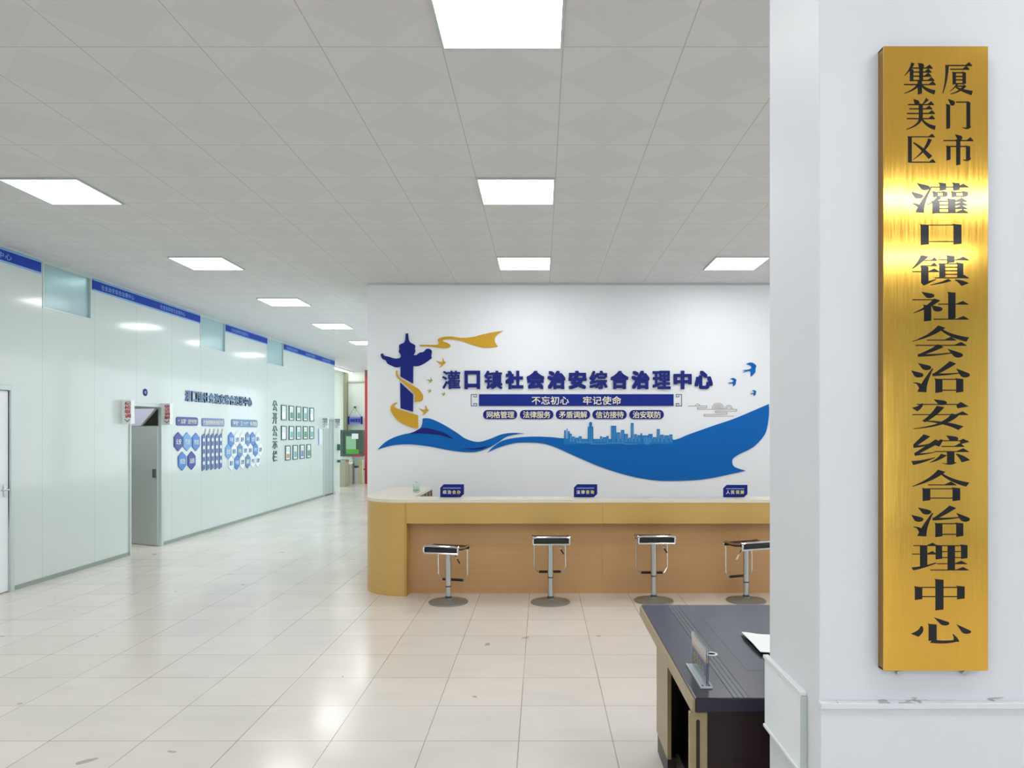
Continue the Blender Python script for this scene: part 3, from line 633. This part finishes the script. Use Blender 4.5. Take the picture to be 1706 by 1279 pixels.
for x0, x1, y0, y1, m, s, lab in ((293, 328.7, 694, 708.6, m_hexa, '“五联”运行机制', 'dark blue pill header above the five blue hexagons'), (335.7, 372.7, 696, 710, m_pillb, '社会治安综合治理流程', 'violet blue pill header above the vertical strips'), (385, 428, 698, 711, m_pillc, '平安“三十六”条措施', 'teal blue pill header above the honeycomb plates')):
    a, b = LY(x0), LY(x1); ym = (a+b)/2; z1, z0 = Z((y0), a), Z((y1), a)
    t = thing('pill_sign', lab, 'wall sign', (XL, ym, z0), 0, 'pill headers on the left wall')
    bm = bmesh.new(); prism(bm, rrect(a, b, z0, z1, .04, 6), WALLL, 0, .012); obj('board', rel(bm, t), m, t)
    obj('lettering', rel(text(s, a+.05, b-.04, z0+.03, z1-.03, WALLL, .012, .014, .01, .95), t), m_cream, t)
def hexpts(cy, cz, w, h): return [(cy, cz+h/2), (cy+w/2, cz+h/4), (cy+w/2, cz-h/4), (cy, cz-h/2), (cy-w/2, cz-h/4), (cy-w/2, cz+h/4)]
def hexplate(cy, cz, w, h, m, label, group, s=None, ms=None):
    t = thing('hexagon_plate', label, 'wall sign', (XL, cy, cz-h/2), 0, group)
    bm = bmesh.new(); prism(bm, hexpts(cy, cz, w, h), WALLL, 0, .015); obj('plate', rel(bm, t), m, t)
    if s: obj('lettering', rel(text(s, cy-w*.32, cy+w*.34, cz-.04, cz+.04, WALLL, .015, .017, .01, .95), t), ms, t)
g = 'five blue hexagon plates near the open doorway'
for px, py, m, s, lab in ((296, 735.5, m_hexa, '公安', 'navy hexagon plate, top row nearest the open doorway'), (310.5, 735.5, m_hexc, '司法', 'light blue hexagon plate in the middle of the top row'), (325.5, 736, m_hexb, '信访', 'mid blue hexagon plate at the right of the top row'), (302.6, 768, m_hexb, '综治', 'mid blue hexagon plate, left of the bottom row'), (318.3, 767, m_hexa, '法院', 'navy hexagon plate, right of the bottom row')):
    y, z = wl(px, py); hexplate(y, z, .235, .285, m, lab+', under the dark blue header', g, s, m_paper)
g = 'vertical slate blue strips under the violet header'
ya = LY(335.7); yb = LY(371)
for k in range(5):
    w = (yb-ya)/5; y0 = ya+w*k; t = thing('vertical_strip', 'slate blue vertical strip, %s from the doorway under the violet blue header' % ordn[k], 'wall sign', (XL, y0, 1.0), 0, g)
    bm = bmesh.new(); prism(bm, [(y0, 1.0), (y0+w*.68, 1.03), (y0+w*.68, 1.565), (y0+w*.5, 1.6), (y0, 1.565)], WALLL, 0, .012); obj('board', rel(bm, t), m_strip, t)
    for j in range(4):
        bm = bmesh.new(); zz = 1.5-.125*j; cy = y0+w*.34; prism(bm, [(cy+.032*math.cos(q*math.pi/6), zz+.032*math.sin(q*math.pi/6)) for q in range(12)], WALLL, .012, .016)
        obj('dot', rel(bm, t), m_hexw, t)
    bm = bmesh.new(); prism(bm, [(y0+w*.62, 1.6), (y0+w*.82, 1.68), (y0+w*.92, 1.66), (y0+w*.74, 1.575)], WALLL, 0, .01); obj('arrow_tip', rel(bm, t), m_bin, t)
g = 'honeycomb plates on the left wall'
pat = [[1, 0, 0, 2, 1, 0], [3, 0, 2, 0, 0, 1, 0], [0, 1, 0, 2, 0, 0]]
hy0 = LY(380)+.1
for r, row in enumerate(pat):
    for k, c in enumerate(row):
        cy = hy0+.235*k-(.117 if r == 1 else 0); cz = 1.49-.205*r
        hexplate(cy, cz, .215, .262, [m_hexw, m_hexb, m_pillc, m_hexc][c], '%s honeycomb plate, %s from the doorway in the %s row' % (['white', 'blue', 'teal blue', 'pale blue'][c], ordn[k], ['top', 'middle', 'bottom'][r]), g, ['平安', '治理', '服务'][(r+k) % 3], m_pillc if c == 0 else m_paper)
y, z = LY(241.5), Z(653.5, LY(241.5))
t = thing('round_sign', 'small round blue sign on the left wall above the open doorway', 'wall sign', (XL, y, z-.05))
for r, m, n0, n1, nm in ((.05, m_navy, .0, .01, 'disc'),):
    bm = bmesh.new(); prism(bm, [(y+r*math.cos(q*math.pi/14), z+r*math.sin(q*math.pi/14)) for q in range(28)], WALLL, n0, n1); obj(nm, rel(bm, t), m, t)
obj('lettering', rel(text('02', y-.028, y+.03, z-.02, z+.025, WALLL, .01, .012, .01), t), m_paper, t)
# framed notices at the far end
a = LY(453)
t = thing('vertical_lettering', 'column of dark green characters on the left wall beside the framed notices', 'wall lettering', (XL, a, .98))
for i, ch in enumerate('公开公示栏'):
    bm = bmesh.new(); h = .257; z1 = 2.265-h*i; put_glyph(bm, ch, a+.03, a+.28, z1-h*.86, z1, WALLL, 0, .012, .006); obj('character', rel(bm, t), m_frame, t)
g = 'framed notices on the far left wall'
def notice(y0, y1, z0, z1, ms, label):
    t = thing('framed_notice', label, 'notice', (XL, y0, z0), 0, g); f = .02
    obj('frame', rel(B(lbox(y0, y1, z0, z0+f, 0, .02), lbox(y0, y1, z1-f, z1, 0, .02), lbox(y0, y0+f, z0+f, z1-f, 0, .02), lbox(y1-f, y1, z0+f, z1-f, 0, .02)), t), m_frame, t)
    obj('sheet', rel(B(lbox(y0+f, y1-f, z0+f, z1-f, 0, .008)), t), m_paper, t)
    if ms: obj('picture', rel(B(lbox(y0+.08, y1-.05, z0+.05, z0+.05+(.13 if ms is not m_orangepic else .09), .008, .011)), t), ms, t)
    bm = bmesh.new()
    for j in range(3): box(bm, *lbox(y0+.06, y1-.06, z1-.07-.03*j, z1-.062-.03*j, .008, .0105))
    obj('text_lines', rel(bm, t), m_tealpic, t)
for r, (z0, z1, off, n_, ms) in enumerate(((1.866, 2.19, 15.0, 5, [None, m_greenpic, m_greenpic, m_tealpic, None]), (1.447, 1.75, 15.0, 5, [None, m_tealpic, m_tealpic, m_greenpic, m_tealpic]), (1.01, 1.33, 15.24, 4, [m_orangepic, m_tealpic, m_pillb, m_greenpic]))):
    for k in range(n_): notice(off+.46*k, off+.46*k+.3, z0, z1, ms[k], 'dark green framed notice, %s in the %s row on the far left wall' % (ordn[k], ['top', 'middle', 'bottom'][r]))
a = LY(529.5); t = thing('notice_board', 'pale blue edged notice beside the far double door', 'notice', (XL, a, Z(741, a)))
obj('sheet', rel(B(lbox(a, a+.34, Z(741, a), Z(714, a), 0, .012)), t), m_hexw, t); obj('edge_strip', rel(B(lbox(a, a+.05, Z(741, a), Z(714, a), .012, .018)), t), m_hexb, t)
# small projecting signs beside doors: boxes standing out of the wall, lettering faces the viewer side
def blade(y, zb, s, label, w=.09, h=.31, mm=None):
    t = thing('blade_sign', label, 'sign', (XL, y, zb), 0, 'white projecting signs beside the doors')
    obj('board', B(((0, -.03, 0), (w+.03, .06, h))), m_white, t, bevel=.004)
    P = Plane((.02, -.03, 0), (1, 0, 0), (0, 0, 1), (0, -1, 0))
    obj('lettering', text(s, .022, w+.012, .075, h-.02, P, 0, .002, .014, .9, True), mm or m_red, t)
    bm = bmesh.new(); prism(bm, [(.02, .055), (.055, .022), (.09, .055), (.09, .066), (.055, .036), (.02, .066)], P, 0, .002); obj('arrow', bm, m_dgrey, t)
blade(LY(204.8), Z(706, 9.35), '纪检联调', 'white projecting sign with red characters at the near side of the open doorway')
blade(LY(271), Z(707.5, 10.3), '信访调解', 'white projecting sign with red characters at the far side of the open doorway')
blade(LY(535), Z(713.5, 17.75), '综治中心', 'small white projecting sign on the near side of the far double door', .14, .27, m_dgrey)
blade(LY(556.5), Z(713.5, 18.8), '网格中心', 'small white projecting sign on the far side of the far double door', .14, .27, m_dgrey)

# ---------------------------------------------------------------- reception counter
CY, CT, CXL, CXI = 7.14, .965, -1.83, -1.345
rc = thing('reception_counter', 'long oak reception counter with rounded left end and cream top', 'counter', (CXL, CY, 0))
def cpart(name, bm, m, **k): return obj(name, rel(bm, rc), m, rc, **k)
FL = Plane((0, 0, 0), (1, 0, 0), (0, 1, 0), (0, 0, 1)); RAD = .46; XE = 5.6
def arc(r, k=14): return [(CXL+RAD-r*math.cos(math.pi/2*i/k), CY+RAD-r*math.sin(math.pi/2*i/k)) for i in range(k+1)]
endo = [(CXL, 8.74)]+arc(RAD)+[(CXI, CY), (CXI, CY+.03)]+arc(RAD-.03)[::-1]+[(CXL+.03, 8.74)]
bm = bmesh.new(); prism(bm, endo, FL, .0, CT-.035); cpart('end_panel', bm, m_wood, smooth=True)
cpart('edge_band', B(((CXI-.022, CY-.004, 0), (CXI, CY+.0, CT-.035)), ((CXI, CY, 0), (CXI+.004, CY+.15, .724))), m_woodedge)
ZF = .724
s1 = X(1003.5, CY)
for i, (a, b) in enumerate(((CXI+.001, s1), (s1+.003, XE))): cpart('fascia', B(((a, CY, ZF), (b, CY+.03, CT-.035))), m_wood)
cpart('fascia_soffit', B(((CXI+.001, CY+.03, ZF), (XE, CY+.16, ZF+.02))), m_wood2)
s2 = X(1003, 7.28)
for a, b in ((CXI+.004, s2), (s2+.002, XE)): cpart('front_panel', B(((a, 7.28, 0), (b, 7.30, ZF))), m_wood2)
top = [(CXL-.004, 8.74)]+arc(RAD+.006)+[(XE, CY-.006), (XE, 7.46), (CXL+.5, 7.46), (CXL+.5, 8.74)]
bm = bmesh.new(); prism(bm, top, FL, CT-.035, CT); cpart('worktop', bm, m_top, bevel=.003)
cpart('inner_side', B(((-1.345, 7.5, 0), (-1.33, 8.74, CT-.036))), m_shelf)
bm = bmesh.new()
for k in range(5): box(bm, (-1.33, 7.75+.22*k, .1), (-1.322, 7.80+.22*k, CT-.04))
cpart('cabinet_divider', bm, m_dgrey)
cpart('work_desk', B(((-1.32, 7.47, .70), (XE, 8.0, .73))), m_wood)

# signs on the counter
for (x0, x1, yt, s, lab) in ((733.5, 773, 806.5, '综治会办', 'small blue sign on the counter nearest its rounded left end'), (956, 995, 806.5, '法律咨询', 'small blue sign on the counter above the second and third stools'), (1205, 1245, 807.5, '人民调解', 'small blue sign on the counter nearest the pillar')):
    Y = 7.36; h = Z(yt, Y)-CT; xa, xb = X(x0, Y), X(x1, Y); w = xb-xa
    t = thing('counter_sign', lab, 'desk sign', (xa, Y, CT), 0, 'small blue signs standing on the counter')
    P = Plane((0, 0, 0), (1, 0, 0), (0, 0, 1), (0, -1, 0)); c = .035
    bm = bmesh.new(); prism(bm, [(0, .002), (w-c, .002), (w, c), (w, h), (c, h), (0, h-c)], P, -.006, .006); obj('board', bm, m_bluedeep, t)
    obj('foot', B(((.03, -.006, 0), (w-.05, .06, .004))), m_acr, t)
    for i, ch in enumerate(s):
        bm = bmesh.new(); a = .028+(w-.05)/4*i; put_glyph(bm, ch, a, a+.036, .036, .074, P, .006, .0075, .014, False)
        obj('character', bm, m_yellow if i >= 2 else m_cream, t)
    bm = bmesh.new()
    for k in range(14): box(bm, (.03+k*(w-.06)/14, -.0072, h-.043), (.03+(k+.8)*(w-.06)/14, -.006, h-.034))
    obj('caption', bm, m_lightblue, t)
# sanitizer bottle
Y = 8.05; t = thing('sanitizer_bottle', 'clear pump bottle of hand gel on the left end of the counter', 'bottle', (X(694, Y), Y, CT))
bm = bmesh.new(); lathe(bm, [(0, 0), (.036, 0), (.04, .006), (.04, .075), (.034, .092), (.014, .104), (.014, .114), (0, .114)], seg=24); obj('bottle_body', bm, m_bottle, t, smooth=True)
bm = bmesh.new(); lathe(bm, [(.0405, .012), (.0405, .026)], seg=24); obj('label_band', bm, m_gel, t)
bm = bmesh.new(); lathe(bm, [(0, .112), (.016, .112), (.016, .128), (.006, .130), (.006, .15), (.013, .152), (.013, .162), (0, .162)], seg=16); box(bm, (-.005, -.045, .153), (.005, 0, .161)); obj('pump', bm, m_white, t, smooth=True)

# ---------------------------------------------------------------- bar stools
def stool(px, Y, seat_z, rz, label, lever_side=1, foot_drop=.3):
    t = thing('bar_stool', label, 'bar stool', (X(px, Y), Y, 0), rz, 'black and chrome bar stools at the counter')
    bm = bmesh.new(); lathe(bm, [(0, 0), (.186, 0), (.19, .004), (.188, .010), (.15, .016), (.07, .024), (.036, .034), (.034, .04), (0, .04)], seg=48); obj('base', bm, m_basest, t, smooth=True)
    bm = bmesh.new(); lathe(bm, [(.024, .035), (.024, .3)], seg=24); obj('lower_column', bm, m_brushed, t, smooth=True)
    bm = bmesh.new(); lathe(bm, [(.030, .036), (.030, .06)], seg=24); obj('foot_collar', bm, m_dgrey, t, smooth=True)
    zc = seat_z-.41
    bm = bmesh.new(); lathe(bm, [(.0285, zc), (.0285, zc+.012), (.0275, zc+.012)], seg=24); obj('column_ring', bm, m_dgrey, t, smooth=True)
    bm = bmesh.new(); lathe(bm, [(0, zc+.012), (.0275, zc+.012), (.0275, seat_z-.07), (.05, seat_z-.055), (.05, seat_z-.045), (0, seat_z-.045)], seg=24); obj('upper_column', bm, m_brushed, t, smooth=True)
    # seat: bent sheet, rear lip towards -y, waterfall front towards +y
    prof = [(-.178, -.062), (-.186, -.03), (-.182, -.008), (-.165, .004), (-.13, -.010), (-.05, -.022), (.03, -.022), (.08, -.018), (.115, -.028), (.13, -.05)]
    prof = smooth(prof, closed=False, k=4); w = .165
    bm = bmesh.new(); rows = []
    for x in [-w+2*w*i/10 for i in range(11)]:
        rows.append([bm.verts.new((x, y, seat_z+z)) for y, z in prof])
    for A, Q in zip(rows, rows[1:]):
        for i in range(len(prof)-1): bm.faces.new((A[i], A[i+1], Q[i+1], Q[i]))
    o = obj('seat', bm, m_leather, t); md = o.modifiers.new('thick', 'SOLIDIFY'); md.thickness = .024; md.offset = -1 if True else 1
    for p in o.data.polygons: p.use_smooth = True
    pr = [(-w-.006, y, seat_z+z) for y, z in prof]; pl = [(w+.006, y, seat_z+z) for y, z in prof][::-1]
    obj('seat_frame', T(pr+pl, .010, 8, True), m_chrome, t, smooth=True)
    obj('rear_rim', T([(-w-.002, -.187, seat_z-.0), (-w+.03, -.19, seat_z+.006), (w-.03, -.19, seat_z+.006), (w+.002, -.187, seat_z-.0)], .010, 8), m_chrome, t, smooth=True)
    obj('seat_bracket', B(((-.07, -.09, seat_z-.062), (.07, .09, seat_z-.05))), m_dgrey, t)
    fz = seat_z-.06-foot_drop; fw = .152; yy = .115
    loop = [(-fw, yy, seat_z-.05), (-fw, yy, fz+.045), (-fw+.035, yy, fz), (fw-.035, yy, fz), (fw, yy, fz+.045), (fw, yy, seat_z-.05)]
    fr = obj('footrest', T(loop, .0065, 8), m_chrome, t, smooth=True)
    obj('grip', T([(-fw+.045, yy, fz), (fw-.045, yy, fz)], .0125, 10), m_black, fr, smooth=True)
    s = lever_side
    lv = obj('lever', T([(s*.03, .0, seat_z-.065), (s*.07, -.02, seat_z-.09), (s*.115, -.02, seat_z-.16)], .0045, 8), m_chrome, t, smooth=True)
    obj('lever_grip', T([(s*.098, -.02, seat_z-.134), (s*.126, -.02, seat_z-.178)], .0075, 8), m_black if s > 0 else m_cream, lv, smooth=True)
SY = F*EYE/(1003-717)
stool(747, SY, Z(906, SY), math.radians(-15), 'bar stool nearest the rounded end of the counter, seat turned aside', 1, .305)
stool(917, SY, Z(891, SY), math.radians(2), 'bar stool, second from the rounded end of the counter', 1, .315)
stool(1089, SY+.06, Z(891, SY), math.radians(0), 'bar stool, third from the rounded end, behind the dark desk corner', 1, .335)
stool(1243, SY+.06, Z(901, SY), math.radians(20), 'bar stool nearest the pillar, partly hidden by it', -1, .31)

# ---------------------------------------------------------------- dark desk in front
DZ, DX, DY0, DY1 = .74, .518, 2.438, 3.75; DXR = 1.5
dk = thing('office_desk', 'dark mahogany office desk with tan edges beside the pillar', 'desk', (DX, DY0, 0))
def dpart(name, bm, m, **k): return obj(name, rel(bm, dk), m, dk, **k)
dpart('desktop', B(((DX+.004, DY0, DZ-.05), (DXR, DY1, DZ))), m_dtop, bevel=.006)
dpart('edge_strip', B(((DX-.004, DY0+.004, DZ-.052), (DX+.006, DY1-.002, DZ-.006))), m_tan)['label'] = 'tan edge of the desk top'
gr = [.655, .672, .690, .708]
dpart('inlay', B(((gr[0], DY0+.006, DZ-.002), (gr[3], DY1-.006, DZ+.0004))), m_inlay)
for gxx in gr: dpart('groove', B(((gxx-.0014, DY0+.004, DZ-.002), (gxx+.0014, DY1-.004, DZ+.0008))), m_groove)
dpart('writing_pad', B(((.78, 2.72, DZ-.001), (1.34, 3.48, DZ+.0005))), mat('desk_pad', (34, 44, 58), .22))
lg = dpart('leg', B(((.594, 3.38, .10), (.612, 3.70, DZ-.05))), m_tan)
dpart('leg', B(((.598, 3.40, 0), (.64, 3.69, .10))), m_desk)['label'] = 'dark foot under the tan leg'
LGP = Plane((0, DY0+.012, 0), (1, 0, 0), (0, 0, 1), (0, -1, 0))
lg2 = dpart('leg', B(((.506, DY0+.012, 0), (.568, DY0+.034, DZ-.052))), m_tan, bevel=.004)
bm = bmesh.new(); prism(bm, rrect(.5285, .541, .02, DZ-.077, .006, 4), LGP, 0, .0015); obj('slot', bm, m_black, lg2).matrix_parent_inverse = Matrix.Translation(-Vector(dk.location))
dpart('side_panel', B(((.568, DY0+.03, 0), (1.46, DY0+.055, DZ-.05))), m_desk)
dpart('modesty_panel', B(((.70, DY0+.055, 0), (.72, 3.66, DZ-.05))), m_desk)
dpart('far_side_panel', B(((.612, 3.66, 0), (1.46, 3.685, DZ-.05))), m_desk)
dpart('apron', B(((.56, DY0+.02, DZ-.075), (1.46, DY0+.034, DZ-.05))), m_desk)
bm = bmesh.new(); c = (X(1185.5, 2.915), 2.915, DZ)
lathe(bm, [(.0155, .0005), (.0155, .004), (.019, .0055), (.0225, .004), (.0235, .0)], c, 28); gm = dpart('cable_grommet', bm, m_white, smooth=True)
bm = bmesh.new(); lathe(bm, [(0, .0012), (.0158, .0012)], c, 28); dpart('grommet_hole', bm, m_black)
# name plate holder
t = thing('name_plate_holder', 'clear acrylic name plate holder with purple card on the dark desk', 'name plate', (.563, 2.53, DZ+.0008))
obj('holder_base', B(((0, 0, 0), (.04, .255, .005))), mat('frosty_acrylic', (206, 222, 228), .12, trans=.35), t, bevel=.0015)
obj('base_edge', B(((-.001, 0, 0), (.0015, .255, .007)), ((.0385, 0, 0), (.041, .255, .007)), ((0, -.001, 0), (.04, .0015, .007)))
    , mat('acrylic_edge', (240, 246, 250), .1, trans=.1), t)
obj('holder_plate', B(((.019, .004, .005), (.0215, .251, .132)), ((.0255, .004, .005), (.028, .251, .132))), m_acr, t)
cdp = Plane((.0225, 0, 0), (0, -1, 0), (0, 0, 1), (-1, 0, 0))
cardo = obj('card', B(((.0222, .008, .012), (.0248, .247, .085))), mat('purple_card', (98, 92, 158), .4), t)
obj('card_header', B(((.0222, .008, .085), (.0248, .247, .105))), mat('pink_card_header', (214, 170, 178), .4), t)
obj('lettering', text('综治中心', -.22, -.035, .028, .072, Plane((.0222, 0, 0), (0, -1, 0), (0, 0, 1), (-1, 0, 0)), 0, .0004, .012, .8), m_yellow, t)
for k, yy in enumerate((.012, .012)): 
    bm = bmesh.new(); lathe(bm, [(0, 0), (.003, 0), (.003, .003), (0, .003)], (.008+.024*k, yy, .005), 12); obj('screw', bm, m_dgrey, t)
# clipboard with papers
t = thing('paper_folder', 'open dark folder of white paper lying on the dark desk by the pillar', 'folder', (.885, 2.9, DZ+.0006))
obj('folder_board', B(((0, 0, 0), (.24, .28, .004))), m_black, t)
bm = bmesh.new(); nx = 8
rows = [[bm.verts.new((.002+.24*i/nx, .002+.276*j/6, .006+.012*math.exp(-((i/nx)/.25)**2)*(1 if j > 1 else .75))) for j in range(7)] for i in range(nx+1)]
for A, Q in zip(rows, rows[1:]):
    for j in range(6): bm.faces.new((A[j], A[j+1], Q[j+1], Q[j]))
o = obj('sheet', bm, m_paper, t); md = o.modifiers.new('thick', 'SOLIDIFY'); md.thickness = .002

# ---------------------------------------------------------------- far end of the corridor
fz = 22.95
def wbox(x0, x1, y0, y1, Y, d): return ((X(x0, Y), Y, Z(y1, Y)), (X(x1, Y), Y+d, Z(y0, Y)))
t = thing('pipe', 'olive vertical duct on the far wall at the corridor end', 'pipe', (X(574.5, 22.8), 22.86, 0))
obj('pipe_body', B(((-.055, -.04, 0), (.055, .14, H))), m_olive, t)
t = thing('pipe', 'thick red vertical pipe at the corridor end beside the mural wall', 'pipe', (X(611, 22.2), 22.3, 0))
bm = bmesh.new(); lathe(bm, [(.085, .0), (.085, H)], seg=20); obj('pipe_body', bm, m_redpipe, t, smooth=True)
bm = bmesh.new(); lathe(bm, [(.087, H-.22), (.089, H)], seg=20); obj('pipe_sleeve', bm, mat('brown_sleeve', (120, 72, 62), .5), t)
bm = bmesh.new()
for zz in (.42, .95): lathe(bm, [(.085, zz), (.12, zz+.004), (.12, zz+.05), (.085, zz+.054)], seg=20)
obj('pipe_flange', bm, m_redpipe, t, smooth=True)
t = thing('pipe', 'slim yellow pipe beside the foot of the red pipe', 'pipe', (X(605.5, 22.4), 22.12, 0))
bm = bmesh.new(); lathe(bm, [(.03, 0), (.03, .72)], seg=14); tube(bm, [(0, 0, .70), (-.08, -.06, .70)], .02, 8); obj('pipe_body', bm, m_ypipe, t, smooth=True)
tag(obj('wall_rail', B(((X(577, fz), fz, Z(637, fz)), (X(606, fz), fz+.05, Z(635, fz)))), m_bin), 'thin horizontal rail high on the far wall at the corridor end', 'rail')
Y = 22.85; t = thing('hanging_sign', 'small blue hanging sign on the far wall above the green cabinet', 'sign', (X(591.5, Y), Y, Z(706, Y)))
obj('board', rel(B(wbox(582, 601, 694.5, 705.5, Y, .03)), t), m_purple, t)
for a, b in ((579.5, 582), (601, 603.5)): obj('end_cap', rel(B(wbox(a, b, 693.5, 706.5, Y-.01, .05)), t), m_bluedeep, t)
obj('lettering', rel(text('网格管理', X(583.5, Y), X(600.5, Y), Z(703, Y), Z(697, Y), Plane((0, Y, 0), (1, 0, 0), (0, 0, 1), (0, -1, 0)), 0, .004, .02), t), m_bluedeep, t)
hk = (X(590, Y), Y+.05, Z(678, Y))
obj('cord', rel(T([(X(581, Y), Y, Z(694, Y)), hk, (X(602, Y), Y, Z(694, Y))], .006, 6), t), m_dgrey, t)
bm = bmesh.new(); tube(bm, [hk, (hk[0], hk[1]+.1, hk[2])], .03, 10); obj('hook', rel(bm, t), m_dgrey, t)
Y = 22.35; t = thing('green_cabinet', 'dark green glazed wall cabinet with landscape picture at the corridor end', 'cabinet', (X(586, Y), Y, Z(762, Y)))
f = 3.5
obj('cabinet_body', rel(B(wbox(567, 604, 716, 760, Y, .3)), t), m_cabgreen, t)
obj('door_frame', rel(B(wbox(567, 604, 716, 720, Y-.03, .03), wbox(567, 604, 756, 760, Y-.03, .03), wbox(567, 572, 720, 756, Y-.03, .03), wbox(599, 604, 720, 756, Y-.03, .03)), t), m_cabgreen, t)
obj('picture', rel(B(wbox(576.5, 593, 726.5, 748, Y-.02, .02)), t), m_screen, t)
obj('picture', rel(B(wbox(576.5, 598, 748, 756, Y-.022, .02)), t), m_screen2, t)
obj('paper_note', rel(B(wbox(586, 597, 722, 731, Y-.04, .01)), t), m_paper, t)
obj('stand', rel(B(((X(569, Y), Y+.05, 0), (X(586, Y), Y+.3, Z(760, Y)))), t), m_far, t)
obj('red_rail', rel(B(wbox(587, 604, 756.5, 760.5, Y-.06, .03)), t), mat('dull_red', (150, 64, 76), .5), t)
def cab(x0, x1, ytop, ybot, m, label, d=.35, extra=None):
    Y = F*EYE/(ybot-717); t = thing('metal_bin', label, 'bin', (X(x0, Y), Y, 0), 0, 'bins and boxes at the corridor end')
    xa, xb, zt = X(x0, Y), X(x1, Y), Z(ytop, Y)
    obj('bin_body', rel(B(((xa, Y, 0), (xb, Y+d, zt-.06))), t), m, t); obj('bin_lid', rel(B(((xa-.01, Y-.01, zt-.06), (xb+.01, Y+d, zt))), t), m_brushed if extra is None else extra, t)
cab(563.5, 575, 766, 811, m_bin, 'tall beige metal bin, leftmost at the corridor end', .4)
cab(575.5, 582.5, 770, 808.5, m_bin, 'narrow beige metal bin between the other bins', .3, m_paper)
cab(583.8, 587.5, 768, 806, m_bindark, 'dark grey slim metal bin at the corridor end', .22)
cab(589, 594, 776, 805, m_white, 'small white bin right of the dark grey one', .25, m_dgrey)
cab(597.4, 602.8, 766, 804.2, m_far, 'pale box standing below the green cabinet beside the red pipe', .2, m_white)
Y = 19.15; t = thing('white_partition', 'white standing board with dark green handles past the far double door', 'partition', (X(556, Y), Y, 0))
obj('board', rel(B(((X(555, Y), Y, 0), (X(565, Y), Y+.05, Z(713, Y)))), t), m_white, t)
for yy, h in ((745, 10), (768, 4)): obj('handle', rel(B(wbox(561.5, 566.5, yy-h/2, yy+h/2, Y-.05, .05)), t), m_frame, t)
